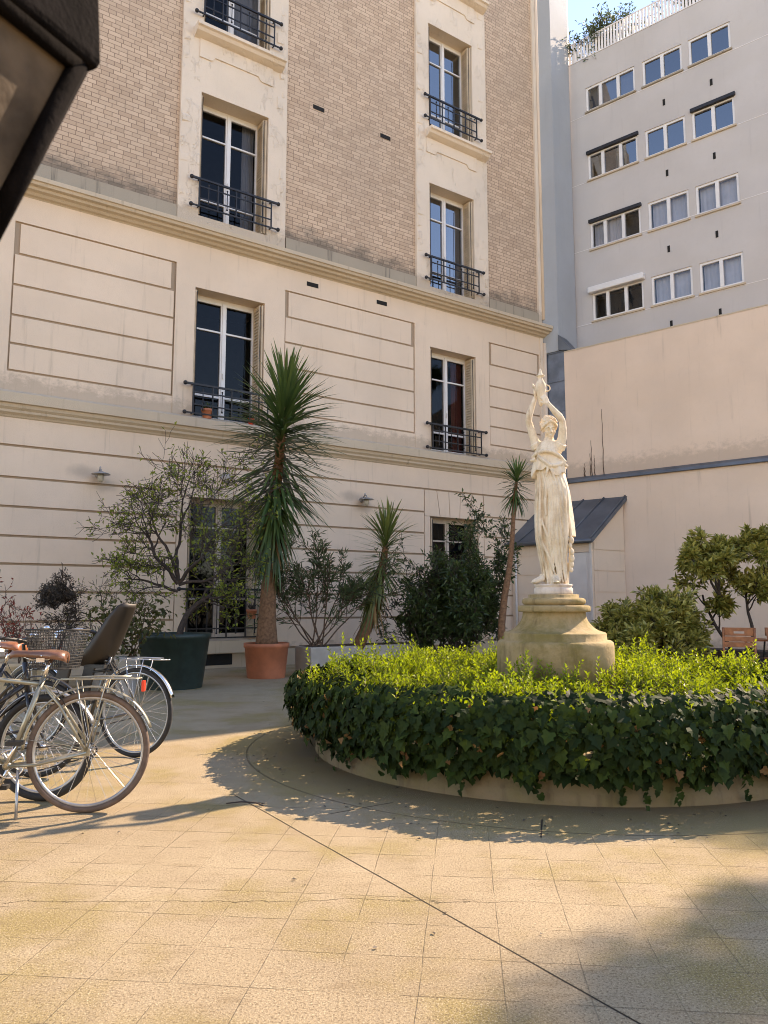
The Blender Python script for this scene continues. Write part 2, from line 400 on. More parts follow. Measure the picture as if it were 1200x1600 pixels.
# ------------------------------------------------------------------ ground
def ground():
    m, t, b = newmat('scored_concrete_paving')
    v = coord(t)
    big = ramp(t, noise_(t, v, .55, 4), .35, .68)
    col = mixc(t, big, (.40, .322, .21), (.31, .24, .15))
    mid = noise_(t, v, 2.3, 5, .6)
    col = mixc(t, math_(t, 'MULTIPLY', ramp(t, mid, .45, .75), .45), col, (.25, .19, .12))
    # moss: patches, strongest on the ring beside the planter
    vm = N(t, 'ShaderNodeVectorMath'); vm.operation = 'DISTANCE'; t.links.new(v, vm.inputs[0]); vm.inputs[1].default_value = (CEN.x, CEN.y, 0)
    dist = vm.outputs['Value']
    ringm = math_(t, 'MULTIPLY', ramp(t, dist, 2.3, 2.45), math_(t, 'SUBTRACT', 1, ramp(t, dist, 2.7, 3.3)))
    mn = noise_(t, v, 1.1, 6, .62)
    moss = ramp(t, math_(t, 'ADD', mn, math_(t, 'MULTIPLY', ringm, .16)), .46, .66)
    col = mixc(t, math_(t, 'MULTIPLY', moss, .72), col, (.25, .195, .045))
    dirt_shade = math_(t, 'SUBTRACT', 1, ramp(t, math_(t, 'ADD', dist, math_(t, 'MULTIPLY', mn, .5)), 2.4, 3.3))
    col = mixc(t, math_(t, 'MULTIPLY', dirt_shade, .85), col, (.085, .062, .024))  # mossy dirt, deepened to carry the shade beside the planter in the colour
    # grit
    g = noise_(t, v, 95, 5, .8)
    col = mixc(t, math_(t, 'MULTIPLY', ramp(t, g, .49, .60), .8), col, (.11, .075, .042))
    g2 = noise_(t, coord(t, (1, 1, 1), 'Object', (3, 5, 1)), 150, 3, .75)
    col = mixc(t, math_(t, 'MULTIPLY', ramp(t, g2, .54, .62), .75), col, (.60, .50, .34))
    # scored joints outside the ring
    mp = t.nodes.new('ShaderNodeMapping'); mp.inputs['Rotation'].default_value = (0, 0, math.atan2(.105, 1)); t.links.new(v, mp.inputs[0])
    wob = noise_(t, v, 1.5, 2); wob2 = math_(t, 'MULTIPLY', math_(t, 'SUBTRACT', wob, .5), .018)
    sp = t.nodes.new('ShaderNodeSeparateXYZ'); t.links.new(mp.outputs[0], sp.inputs[0])
    def lines(ax, off, width):
        q = math_(t, 'ADD', math_(t, 'ADD', ax, off), wob2)
        fr = math_(t, 'FRACT', math_(t, 'DIVIDE', q, .287))
        dd = math_(t, 'ABSOLUTE', math_(t, 'SUBTRACT', fr, .5))
        return ramp(t, dd, .5 - width, .5 - width * .35)
    brk = noise_(t, v, 3.0, 4); brk = ramp(t, brk, .38, .55)
    l1 = lines(sp.outputs[1], 100.02, .011); l2 = math_(t, 'MULTIPLY', lines(sp.outputs[0], 100.05, .010), .7)
    ln = math_(t, 'MULTIPLY', math_(t, 'MAXIMUM', l1, l2), math_(t, 'MULTIPLY_ADD', brk, .9, .1))
    fl = []
    for ax, off in ((sp.outputs[0], 100.05), (sp.outputs[1], 100.02)):
        fl.append(math_(t, 'FLOOR', math_(t, 'DIVIDE', math_(t, 'ADD', math_(t, 'ADD', ax, off), wob2), .287)))
    cb = t.nodes.new('ShaderNodeCombineXYZ'); t.links.new(fl[0], cb.inputs[0]); t.links.new(fl[1], cb.inputs[1])
    wn = t.nodes.new('ShaderNodeTexWhiteNoise'); t.links.new(cb.outputs[0], wn.inputs['Vector'])
    col = mixc(t, math_(t, 'MULTIPLY', wn.outputs['Value'], .22), col, (.24, .175, .10))
    sc = ramp(t, noise_(t, coord(t, (1, 2.5, 1)), 4.5, 7, .72), .50, .70)
    col = mixc(t, math_(t, 'MULTIPLY', sc, .4), col, (.19, .135, .075))
    far = math_(t, 'SUBTRACT', 1, ramp(t, sp.outputs[1], 5.0, 6.3))
    outr = math_(t, 'MULTIPLY', ramp(t, dist, 2.84, 2.86), far)
    ln = math_(t, 'MULTIPLY', ln, outr)
    rl = math_(t, 'SUBTRACT', 1, ramp(t, math_(t, 'ABSOLUTE', math_(t, 'SUBTRACT', dist, 2.84)), .004, .010))
    # long expansion joint
    def segline(ax, ay, bx, by, wdt):
        dx, dy = bx - ax, by - ay; L = math.hypot(dx, dy); nx, ny = -dy / L, dx / L
        s0 = t.nodes.new('ShaderNodeSeparateXYZ'); t.links.new(v, s0.inputs[0])
        q = math_(t, 'ADD', math_(t, 'MULTIPLY', s0.outputs[0], nx), math_(t, 'MULTIPLY', s0.outputs[1], ny))
        q = math_(t, 'ADD', math_(t, 'SUBTRACT', q, ax * nx + ay * ny), math_(t, 'MULTIPLY', wob2, .6))
        al = math_(t, 'ADD', math_(t, 'MULTIPLY', s0.outputs[0], dx / L), math_(t, 'MULTIPLY', s0.outputs[1], dy / L))
        a0 = (ax * dx + ay * dy) / L
        inn = math_(t, 'MULTIPLY', ramp(t, al, a0, a0 + .05), math_(t, 'SUBTRACT', 1, ramp(t, al, a0 + L, a0 + L + .05)))
        return math_(t, 'MULTIPLY', inn, math_(t, 'SUBTRACT', 1, ramp(t, math_(t, 'ABSOLUTE', q), wdt * .5, wdt)))
    ej = segline(-1.03, 5.45, 1.12, 2.05, .0058)
    e2 = segline(.08, 5.25, -.32, 4.97, .006)
    e3 = segline(.96, 4.86, .88, 4.5, .006)
    # hairline crack
    crk = None
    wv = math_(t, 'MULTIPLY', math_(t, 'SUBTRACT', noise_(t, v, 2.4, 6, .7), .5), .22)
    s1 = t.nodes.new('ShaderNodeSeparateXYZ'); t.links.new(v, s1.inputs[0])
    cq = math_(t, 'ABSOLUTE', math_(t, 'SUBTRACT', math_(t, 'ADD', s1.outputs[1], wv), 3.55))
    crk = math_(t, 'MULTIPLY', math_(t, 'SUBTRACT', 1, ramp(t, cq, .001, .004)), math_(t, 'SUBTRACT', 1, ramp(t, s1.outputs[0], .4, .9)))
    allm = math_(t, 'MAXIMUM', math_(t, 'MULTIPLY', ln, .45), math_(t, 'MAXIMUM', math_(t, 'MULTIPLY', rl, .5), math_(t, 'MAXIMUM', ej, math_(t, 'MAXIMUM', math_(t, 'MAXIMUM', e2, e3), math_(t, 'MULTIPLY', crk, .6)))))
    col = mixc(t, allm, col, (.035, .026, .018))
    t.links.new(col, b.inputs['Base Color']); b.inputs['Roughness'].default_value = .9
    b.inputs['Specular IOR Level'].default_value = .25
    h = math_(t, 'SUBTRACT', math_(t, 'MULTIPLY', g, .8), math_(t, 'MULTIPLY', allm, 1.5))
    bump(t, b, h, .9, .009)
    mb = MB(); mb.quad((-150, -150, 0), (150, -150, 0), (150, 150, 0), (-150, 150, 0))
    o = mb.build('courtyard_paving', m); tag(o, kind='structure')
ground()

# ------------------------------------------------------------------ main facade
fac = empty('apartment_building', FB, FROT, 'cream and tan brick apartment building with French windows and iron balconies filling the left side', 'building')
C1 = (-1.20, .38); C2 = (4.96, 6.48)
OPN = [(C1[0], C1[1], .55, 3.42), (C1[0], C1[1], 5.05, 7.80), (C1[0], C1[1], 9.36, 12.14), (C1[0], C1[1], 13.72, 16.55), (C1[0], C1[1], 18.1, 20.9),
       (C2[0], C2[1], .55, 3.42), (C2[0], C2[1], 5.05, 7.72), (C2[0], C2[1], 9.30, 12.10), (C2[0], C2[1], 13.68, 16.60), (C2[0], C2[1], 18.1, 20.9)]
def low(o): return o[2] < 8
U0, U1 = -9.0, 9.0
def facade():
    mb = MB()
    lowo = [o for o in OPN if low(o)]
    mb.slab(U0, U1, 0, 4.58, 0, 6, [o for o in lowo if o[2] < 4], .42)
    mb.slab(U0, U1, 4.58, 8.9, 0, 6, [o for o in lowo if o[2] > 4], 'none')
    mb.build('wall', M['groove'], fac); mb = MB()
    for o in lowo:
        if o[2] < 4: mb = MB(); mb.slab(o[0] - .002, o[1] + .002, o[2] - .002, o[3] + .002, -.001, .40, [(o[0] + .002, o[1] - .002, o[2] + .002, o[3] - .002)], .42, False); mb.build('reveal', M['cream'], fac)
    # rustication blocks
    mb = MB(); G = .022; YF = -.04
    zs = [.36, .97, 1.49, 1.98, 2.47, 2.99, 3.51, 4.08, 4.585]
    bays = [(U0, -1.45), (.62, 4.74), (6.70, U1)]
    for a, b in bays:
        for i in range(len(zs) - 2): mb.slab(a, b, zs[i] + G, zs[i + 1] - G, YF, 0)
    mb.slab(U0, U1, 4.08 + G, 4.585, YF, 0)
    # flat arch joints over the ground floor openings
    for (a, b) in ((-1.45 + .02, .62 - .02), (4.74 + .02, 6.70 - .02)):
        n = 5; zt = 4.08 - G; zb = 3.42
        xs_t = [a + (b - a) * i / n for i in range(n + 1)]
        c = (a + b) / 2; ow = .79
        mb.slab(a, c - ow, .36, zb - .01, YF, 0); mb.slab(c + ow, b, .36, zb - .01, YF, 0)
        xs_b = [c + (x - c) * (ow / (b - c)) * 1.0 for x in xs_t]
        xs_b[0] = a; xs_b[-1] = b
        for i in range(n):
            x0, x1, x2, x3 = xs_b[i] + .008, xs_b[i + 1] - .008, xs_t[i + 1] - .008, xs_t[i] + .008
            vs = [(x0, YF, zb), (x1, YF, zb), (x2, YF, zt), (x3, YF, zt), (x0, 0, zb), (x1, 0, zb), (x2, 0, zt), (x3, 0, zt)]
            mb.add(vs, [(0, 1, 2, 3), (0, 4, 5, 1), (1, 5, 6, 2), (2, 6, 7, 3), (3, 7, 4, 0)])
    mb.build('rusticated_blocks', M['cream'], fac)
    # first floor: panels with horizontal scoring, set between raised flat surrounds
    mb = MB()
    zr = [5.44, 5.94, 6.47, 7.04, 7.63, 8.23]
    for a, b in ((-4.60, -1.64), (.90, 4.45), (6.98, 8.86)):
        for i in range(5):
            e = .07 if i == 4 else 0
            mb.slab(a + e, b - e, zr[i] + G, zr[i + 1] - G, -.028, 0)
    pan = [(-4.63, -1.61, 5.42, 8.24), (.87, 4.48, 5.42, 8.24), (6.95, 8.87, 5.42, 8.24)]
    holes = [o for o in OPN if 5 < o[2] < 6]
    mb.slab(U0, U1, 5.0, 8.80, -.036, 0, pan, 0.0) if False else None
    mb.slab(U0, -1.61, 5.0, 8.80, -.036, 0, [pan[0]], 0.0)
    mb.slab(-1.61, .87, 5.0, 8.80, -.036, 0, [holes[0]], .42)
    mb.slab(.87, 4.48, 5.0, 8.80, -.036, 0, [], 0.0) if False else None
    mb.slab(.8701, 4.4799, 5.0, 5.42, -.036, 0); mb.slab(.8701, 4.4799, 8.24, 8.80, -.036, 0)
    mb.slab(4.48, 6.95, 5.0, 8.80, -.036, 0, [holes[1]], .42)
    mb.slab(6.9501, 8.87, 5.0, 5.42, -.036, 0); mb.slab(6.9501, 8.87, 8.24, 8.80, -.036, 0); mb.slab(8.87, U1, 5.0, 8.80, -.036, 0)
    for o in holes:      # slightly prouder window surrounds
        mb.slab(-1.61 if o[0] < 0 else 4.48, .87 if o[0] < 0 else 6.95, 5.06, 8.24, -.052, -.034, [(o[0], o[1], 5.06, o[3])], -.037)
    mb.build('panelled_wall', M['cream'], fac)
    # mouldings
    mb = MB()
    mb.extrude_profile([(0, 5.09), (-.25, 4.99), (-.25, 4.81), (-.20, 4.80), (-.185, 4.74), (-.14, 4.70), (-.135, 4.66), (-.08, 4.62), (-.06, 4.59), (-.034, 4.575), (0, 4.575)], U0, U1 + .12)
    mb.build('string_course', M['stone_trim'], fac)
    mb = MB()
    mb.extrude_profile([(0, 9.20), (-.36, 9.04), (-.36, 8.96), (-.33, 8.95), (-.31, 8.90), (-.24, 8.885), (-.22, 8.84), (-.15, 8.82), (-.11, 8.78), (-.06, 8.765), (-.034, 8.74), (0, 8.74)], U0, U1 + .12)
    mb.build('cornice', M['stone_trim'], fac)
    mb = MB()
    for a, b in ((U0, -1.64), (.865, 4.54), (7.005, U1 - .125)):
        mb = MB(); mb.slab(a, b, 9.12, 9.46, -.05, 0); mb.build('stone_course', M['stone_base'], fac)
    mb = MB(); mb.slab(U0, U1, 0, .34, -.05, 0); mb.build('plinth_course', M['stone_trim'], fac)
    mb = MB()
    up = [o for o in OPN if not low(o)]
    mb.slab(U0, U1, 8.9, 22, 0, 6, up, 'none')
    mb.build('brick_wall', M['brick'], fac)
    # stucco window bays
    mb = MB()
    for a, b, c in ((-1.64, .83, 0), (4.54, 6.97, 1)):
        mb.slab(a, b, 9.12, 22, -.07, 0, [o for o in up if (o[0] > 3) == bool(c)], .42)
        # ragged bonding stones along the edges
        z = 9.7
        while z < 21.8:
            for sx, e in ((1, a), (-1, b)):
                L = rnd.uniform(.10, .34); hh = rnd.uniform(.12, .3); t_ = rnd.uniform(.008, .03)
                if z > 12.5 or rnd.random() < .45:
                    x0, x1 = (e + .02, e + L) if sx > 0 else (e - L, e - .02)
                    y1 = -.07 - t_
                    vs = [(x0, -.07, z), (x1, -.07, z + rnd.uniform(-.05, .05)), (x1, -.07, z + hh), (x0, -.07, z + hh + rnd.uniform(-.06, .06)),
                          (x0 + .02, y1, z + .03), (x1 - .04, -.072, z + .05), (x1 - .03, -.073, z + hh - .03), (x0 + .02, y1 + .003, z + hh - .02)]
                    mb.add(vs, [(0, 1, 5, 4), (1, 2, 6, 5), (2, 3, 7, 6), (3, 0, 4, 7), (4, 5, 6, 7)])
            z += rnd.uniform(.3, .6)
        mb.slab(b + .0, b + .03, 9.12, 22, -.02, 0)
    mb.slab(8.88, 9.0, 9.20, 22, -.06, 0)
    mb.slab(8.9, 9.02, .34, 4.575, -.06, 0); mb.slab(8.9, 9.02, 5.1, 8.74, -.06, 0)
    # apron panels under the sills, with a notched lower edge
    for c, zt in ((-.41, 13.42), (5.72, 13.42), (-.41, 17.8), (5.72, 17.8)):
        w0, w1 = .86, .56
        zb, zb2 = zt - .62, zt - .50
        pts = [(c - w0, zt), (c - w0, zb2 + .0), (c - w1 - .05, zb2), (c - w1, zb2 + .02), (c - w1 + .05, zb2 + .10), (c + w1 - .05, zb2 + .10), (c + w1, zb2 + .02), (c + w1 + .05, zb2), (c + w0, zb2), (c + w0, zt)]
        k = len(pts)
        vs = [(x, -.095, z) for x, z in pts] + [(x, -.07, z) for x, z in pts]
        mb.add(vs, [tuple(range(k))] + [(i, k + i, k + (i + 1) % k, (i + 1) % k) for i in range(k)])
    mb.build('window_bay_render', M['cream_bay'], fac)
    for c, z in ((-.36, 13.50), (5.88, 13.47), (-.36, 17.9), (5.88, 17.9)):
        mb = MB(); mb.extrude_profile([(-.07, z + .07), (-.34, z + .05), (-.34, z - .02), (-.29, z - .04), (-.25, z - .10), (-.16, z - .14), (-.07, z - .17)], c - 1.04, c + 1.04)
        mb.build('sill_ledge', M['cream_bay'], fac)
    # small vents
    for u, z in ((1.7, 12.92), (3.62, 12.90), (1.57, 8.52), (3.49, 8.53)):
        yy = 0 if z > 9 else -.03
        mb = MB(); mb.box(u - .15, u + .15, yy - .012, yy + .02, z - .05, z + .05); mb.build('air_vent', M['dark'], fac)
    # downpipe at the corner
    mb = MB(); mb.tube([(9.06, -.08, .3), (9.06, -.08, 8.6)], .05, 10); mb.tube([(9.06, -.06, 9.3), (9.06, -.06, 22)], .05, 10)
    mb.build('downpipe', M['cream'], fac)
    # door sills with cellar grille
    for a, b in (C1, C2):
        mb = MB(); mb.box(a - .05, b + .05, -.16, .42, .30, .545); mb.build('door_step', M['stone_trim'], fac)
        mb = MB(); mb.box(a + .25, a + 1.0, -.056, -.02, .06, .28); mb.build('cellar_vent', M['dark'], fac)
facade()

def railing(z0, hgt, a, b, y, parent, uneven=True):
    """wrought iron guard: two long rails with knobs, two thin rails, posts and short knobbed bars"""
    mb = MB(); T = .013
    a0, b0 = a - .02, b + .06
    zt = z0 + hgt; zb = z0 + .06
    mb.box(a0 - .16, b0 + .16, y - .022, y + .022, zt - .02, zt + .02)
    mb.box(a0 - .16, b0 + .16, y - .014, y + .014, zb - .014, zb + .014)
    for zz in (zt, zb):
        for xx in (a0 - .17, b0 + .17): mb.ell((xx, y, zz), (.045, .045, .045), 8, 6)
    mb.box(a0, b0, y - .01, y + .01, zt - .17, zt - .145); mb.box(a0, b0, y - .01, y + .01, zb + .17, zb + .195)
    n = 4
    for i in range(n + 1):
        x = a0 + (b0 - a0) * i / n
        mb.box(x - T, x + T, y - T, y + T, zb, zt)
    for i in range(n):
        x = a0 + (b0 - a0) * (i + .5) / n
        mb.box(x - .008, x + .008, y - .008, y + .008, zb + .09, zt - .09)
        for zz in (zb + .09, zt - .09): mb.ell((x, y, zz), (.022, .022, .022), 6, 4)
    # returns to the wall
    for x in (a0, b0):
        for zz in (zt, zb): mb.box(x - .01, x + .01, y, -.03, zz - .012, zz + .012)
    return mb.build('railing', M['iron'], parent)

def french_window(o, style, rail=True, curtain=None):
    a, b, z0, z1 = o
    fm = M['old_frame'] if style == 'old' else M['white_frame']
    glass = M['glass_blue'] if style == 'blue' else M['glass']
    YW = .30 if a > 3 else .34
    mb = MB(); F = .07
    # outer frame
    mb.box(a, a + F, YW, YW + .1, z0, z1); mb.box(b - F, b, YW, YW + .1, z0, z1)
    mb.box(a + F, b - F, YW, YW + .1, z1 - F, z1); mb.box(a + F, b - F, YW, YW + .1, z0, z0 + .05)
    c = (a + b) / 2; st = .055
    ztr = z0 + (z1 - z0) * .735; zbr = z0 + (z1 - z0) * .215
    if style == 'old': ztr = z0 + (z1 - z0) * .80; zbr = z0 + (z1 - z0) * .29
    y0, y1 = YW - .02, YW + .05
    for s0, s1 in ((a + F, c - .008), (c + .008, b - F)):
        mb.box(s0, s0 + st, y0, y1, z0 + .05, z1 - F); mb.box(s1 - st, s1, y0, y1, z0 + .05, z1 - F)
        e0, e1 = s0 + st, s1 - st
        for zz, hh in ((z0 + .09, .08), (z1 - F - .03, .06), (ztr, .035), (zbr, .045)):
            mb.box(e0, e1, y0 + .004, y1 - .004, zz - hh / 2, zz + hh / 2)
    mb.box(c - .03, c + .03, y0 - .02, y0, z0 + .05, z1 - F)      # cover strip
    mb.box(c - .012, c + .012, y0 - .05, y0 - .02, z0 + 1.0, z0 + 1.12)
    w_ = mb.build('window', fm, fac)
    mb = MB(); mb.quad((a + F, YW + .02, z0 + .05), (b - F, YW + .02, z0 + .05), (b - F, YW + .02, z1 - F), (a + F, YW + .02, z1 - F))
    mb.build('pane', glass, w_)
    mb = MB(); # dark room behind
    for q in (((a - .5, 2.2, z0), (b + .5, 2.2, z0), (b + .5, 2.2, z1 + .3), (a - .5, 2.2, z1 + .3)),
              ((a - .5, YW + .12, z0), (a - .5, 2.2, z0), (a - .5, 2.2, z1 + .3), (a - .5, YW + .12, z1 + .3)),
              ((b + .5, 2.2, z0), (b + .5, YW + .12, z0), (b + .5, YW + .12, z1 + .3), (b + .5, 2.2, z1 + .3)),
              ((a - .5, YW + .12, z1 + .3), (a - .5, 2.2, z1 + .3), (b + .5, 2.2, z1 + .3), (b + .5, YW + .12, z1 + .3)),
              ((a - .5, YW + .12, z0), (b + .5, YW + .12, z0), (b + .5, 2.2, z0), (a - .5, 2.2, z0)),
              ((a - .5, YW + .12, z0), (a, YW + .12, z0), (a, YW + .12, z1 + .3), (a - .5, YW + .12, z1 + .3)),
              ((b, YW + .12, z0), (b + .5, YW + .12, z0), (b + .5, YW + .12, z1 + .3), (b, YW + .12, z1 + .3)),
              ((a, YW + .12, z1), (b, YW + .12, z1), (b, YW + .12, z1 + .3), (a, YW + .12, z1 + .3))): mb.quad(*q)
    mb.build('room', M['interior'], w_)
    if curtain:
        for (x0, x1, mk) in curtain:
            mb = MB(); n = 28; vs = []
            for i in range(n + 1):
                x = x0 + (x1 - x0) * i / n; yy = YW + .17 + .022 * math.sin(i * 1.35) + .01 * math.sin(i * .55 + 1)
                vs += [(x, yy, z0 + .05), (x, yy, z1 - .02)]
            mb.add(vs, [(2 * i, 2 * i + 2, 2 * i + 3, 2 * i + 1) for i in range(n)], True)
            mb.build('curtain', M[mk], w_)
    # folded louvred shutters against both reveals
    if style != 'none':
        for side in (0, 1):
            mb = MB(); x0 = (a + .015) if side == 0 else (b - .055); y0s, y1s = -.02, YW - .03
            for k in range(2 if side else 1):
                xx = x0 - k * .045 if side else x0 + k * .045
                yy0 = y0s + k * .03
                mb.box(xx, xx + .035, yy0, yy0 + .04, z0 + .06, z1 - .04); mb.box(xx, xx + .035, y1s - .04, y1s, z0 + .06, z1 - .04)
                for zz in (z0 + .06, z0 + (z1 - z0) * .5, z1 - .11): mb.box(xx, xx + .035, yy0 + .04, y1s - .04, zz, zz + .07)
                mb.box(xx + .012, xx + .02, yy0 + .04, y1s - .04, z0 + .1, z1 - .08)
                if side and k == 1 or (side == 0):
                    z = z0 + .16; fx = xx - .004 if side else xx + .02
                    while z < z1 - .14:
                        mb.add([(fx - .008, yy0 + .042, z), (fx - .008, y1s - .042, z), (fx + .016, y1s - .042, z + .05), (fx + .016, yy0 + .042, z + .05), (fx - .008, yy0 + .042, z - .008), (fx - .008, y1s - .042, z - .008), (fx + .016, y1s - .042, z + .04), (fx + .016, yy0 + .042, z + .04)], [(0, 3, 2, 1), (4, 5, 6, 7), (0, 1, 5, 4), (3, 7, 6, 2), (0, 4, 7, 3), (1, 2, 6, 5)]); z += .068
            mb.build('shutter', M['shutter'], w_)
            mb = MB(); xh = x0 + (.035 if side == 0 else -.045)
            mb.tube([(xh, -.035, z0 + .08), (xh, -.035, z1 - .08)], .008, 6); mb.build('shutter_rod', M['iron'], w_)
    if rail:
        yb = -.16 if z0 < 9 or z0 > 13 else -.16
        railing(z0 + (.10 if z0 > 9 else .0), .66 if z0 > 1 else 1.02, a, b, yb, w_)
    return w_
french_window(OPN[0], 'old', True, [(C1[0] + .1, C1[1] - .1, 'curtain_dk') ] if False else None)
french_window(OPN[1], 'white')
french_window(OPN[2], 'white', True, [(C1[1] - .38, C1[1] - .1, 'curtain')])
french_window(OPN[3], 'white', True, [(C1[0] + .75, C1[1] - .05, 'curtain')])
french_window(OPN[4], 'white')
french_window(OPN[5], 'old')
french_window(OPN[6], 'white', True, [(C2[1] - .42, C2[1] - .08, 'red_curtain')])
french_window(OPN[7], 'blue', True, [(C2[1] - .5, C2[1] - .08, 'curtain')])
french_window(OPN[8], 'blue')
french_window(OPN[9], 'blue')

# ------------------------------------------------------------------ party wall, zinc strip, cream courtyard wall
pw = empty('party_wall', CB, WROT, 'narrow tall blue grey party wall between the brick building and the grey one', 'wall')
mb = MB(); mb.slab(-.6, .53, 8.3, 23, .04, 1.15); mb.build('wall', M['partywall'], pw)
mb = MB(); mb.box(-.25, .695, .10, .3, 4.0, 8.3)
for z in (4.9, 5.75, 6.6, 7.45, 8.28): mb.box(-.25, .695, .075, .0995, z - .02, z + .02)
mb.build('zinc_cladding', M['zinc'], pw)
mb = MB(); mb.add([(.53, .0, 8.75), (.53, .5, 8.75), (.95, .5, 8.22), (.95, 0, 8.22), (.53, 0, 8.3), (.53, .5, 8.3)], [(0, 3, 2, 1), (0, 4, 3), (1, 2, 5), (0, 1, 5, 4)])
mb.build('flashing', M['zinc_roof'], pw)
cw = empty('courtyard_wall', CB, WROT, 'high plain cream courtyard wall below the grey building on the right', 'wall')
mb = MB()
TOP = 8.19
mb.slab(.70, 6.8, 4.60, TOP, 0, .45); mb.slab(6.8, 30, 4.60, 6.3, 0.003, .45)
mb.build('upper_wall', M['wallcream'], cw)
mb = MB(); mb.slab(.0, 30, 0, 4.50, -.10, .45); mb.build('lower_wall', M['wallcream'], cw)
mb = MB(); mb.extrude_profile([(0, 4.66), (-.16, 4.575), (-.18, 4.50), (-.16, 4.49), (-.13, 4.498), (0, 4.498)], .70, 30); mb.build('zinc_ledge', M['zinc_roof'], cw)
mb = MB()
vs = []; n = 60
for i in range(n + 1):
    u = .70 + 6.1 * i / n; vs += [(u, -.012, TOP + .03 + .018 * mnoise.noise(Vector((u * 3, 0, 0)))), (u, -.012, TOP - .005 + .02 * mnoise.noise(Vector((u * 5, 3, 0)))), (u, .46, TOP + .045)]
fs = []
for i in range(n): fs += [(3 * i + 1, 3 * i + 4, 3 * i + 3, 3 * i), (3 * i, 3 * i + 3, 3 * i + 5, 3 * i + 2)]
mb.add(vs, fs); mb.build('coping', M['stone_trim'], cw)
# rust-dark climber stains: dead creeper stems on the wall
mb = MB()
for u, h in ((1.75, 1.75), (1.42, .95), (1.38, .6), (1.5, .55), (1.2, .25), (1.22, .35)):
    pts = [(u + .01 * math.sin(k * 2.1 + u), -.008, 4.66 + h * k / 8) for k in range(9)]
    mb.tube(pts, [.012 * (1 - k / 12) for k in range(9)], 5)
mb.build('dead_creeper_stems', M['bark'], cw)

# ------------------------------------------------------------------ grey building behind
GB = CB - WNV * 1.2
gbd = empty('grey_apartment_building', GB, WROT, 'plain pale grey apartment block with twelve white casement windows behind the cream wall', 'building')
cols = [(1.03, 2.54, 3), (2.76, 3.87, 2), (4.05, 5.14, 2)]
rows_ = [(15.80, 16.57), (13.65, 14.46), (11.51, 12.33), (9.36, 10.18)]
gop = [(c[0], c[1], r[0], r[1]) for r in rows_ for c in cols]
mb = MB(); mb.slab(.10, 6.9, 0, 17.52, 0, 8, gop, .16); mb.build('wall', M['grey'], gbd)
mb = MB()
mb.box(.46, .475, -.004, .01, 8, 17.5)
mb.build('expansion_joint', M['dark'], gbd)
mb = MB()
for z in (15.72, 13.62, 11.55, 9.3): mb.box(.1, 6.9, -.006, -.001, z - .008, z + .008)
mb.build('facade_line', M['whitewall'], gbd)
for i, (a, b, z0, z1) in enumerate(gop):
    r, c = divmod(i, 3); nl = cols[c][2]
    mb = MB(); F = .06; Y = .03
    mb.box(a, a + F, Y, Y + .08, z0, z1); mb.box(b - F, b, Y, Y + .08, z0, z1); mb.box(a + F, b - F, Y, Y + .08, z0, z0 + F); mb.box(a + F, b - F, Y, Y + .08, z1 - F, z1)
    div = [a + (b - a) * k / nl for k in range(1, nl)]
    if nl == 3: div = [a + (b - a) * .30, a + (b - a) * .66]
    for x in div: mb.box(x - .045, x + .045, Y - .01, Y + .07, z0 + F, z1 - F)
    w_ = mb.build('window', M['white_frame'], gbd)
    mb = MB(); mb.quad((a + F, Y + .04, z0 + F), (b - F, Y + .04, z0 + F), (b - F, Y + .04, z1 - F), (a + F, Y + .04, z1 - F))
    refl = r < 2
    mb.build('pane', M['glass_blue'] if refl else M['glass_mid'], w_)
    mb = MB(); mb.box(a - .02, b + .02, .5, .52, z0 - .1, z1 + .1); mb.quad((a, .16, z0), (a, .5, z0), (a, .5, z1), (a, .16, z1)); mb.quad((b, .16, z0), (b, .5, z0), (b, .5, z1), (b, .16, z1))
    mb.quad((a, .16, z1), (b, .16, z1), (b, .5, z1), (a, .5, z1)); mb.quad((a, .16, z0), (b, .16, z0), (b, .5, z0), (a, .5, z0))
    mb.build('room', M['interior'], w_)
    mb = MB(); mb.box(a - .03, b + .03, -.05, .03, z0 - .05, z0 - .005); mb.build('sill', M['stone_trim'] if r else M['stone_base'], w_)
    if (r, c) in ((0, 0), (2, 0), (2, 2), (3, 1), (3, 2), (2, 1)):
        mb = MB(); n = 40; vs = []
        x0, x1 = a + F, b - F
        if (r, c) == (2, 0): x1 = a + .9
        for k in range(n + 1):
            x = x0 + (x1 - x0) * k / n; yy = .20 + .012 * math.sin(k * 1.3) + .008 * math.sin(k * .47)
            vs += [(x, yy, z0), (x, yy, z1)]
        mb.add(vs, [(2 * k, 2 * k + 2, 2 * k + 3, 2 * k + 1) for k in range(n)], True); mb.build('curtain', M['curtain'], w_)
    if (r, c) in ((1, 0), (1, 2), (2, 0)):
        mb = MB(); mb.box(a - .02, b + .04, -.07, .028, z1 - .02, z1 + .07); mb.build('blind_box', M['iron'], w_)
    if (r, c) == (3, 0):
        mb = MB(); mb.box(a - .08, b + .06, -.16, .0, z1 - .02, z1 + .16); q = mb.build('roller_shutter_box', M['white_frame'], w_); bevel(q, .03, 3)
for u, z in ((3.33, 15.08), (4.6, 15.08), (3.33, 13.0), (4.58, 13.0), (3.28, 10.83), (4.54, 10.84), (3.26, 8.73), (4.52, 8.74)):
    mb = MB(); mb.box(u - .033, u + .033, -.012, .01, z - .09, z + .09); mb.build('air_vent', M['dark'], gbd)
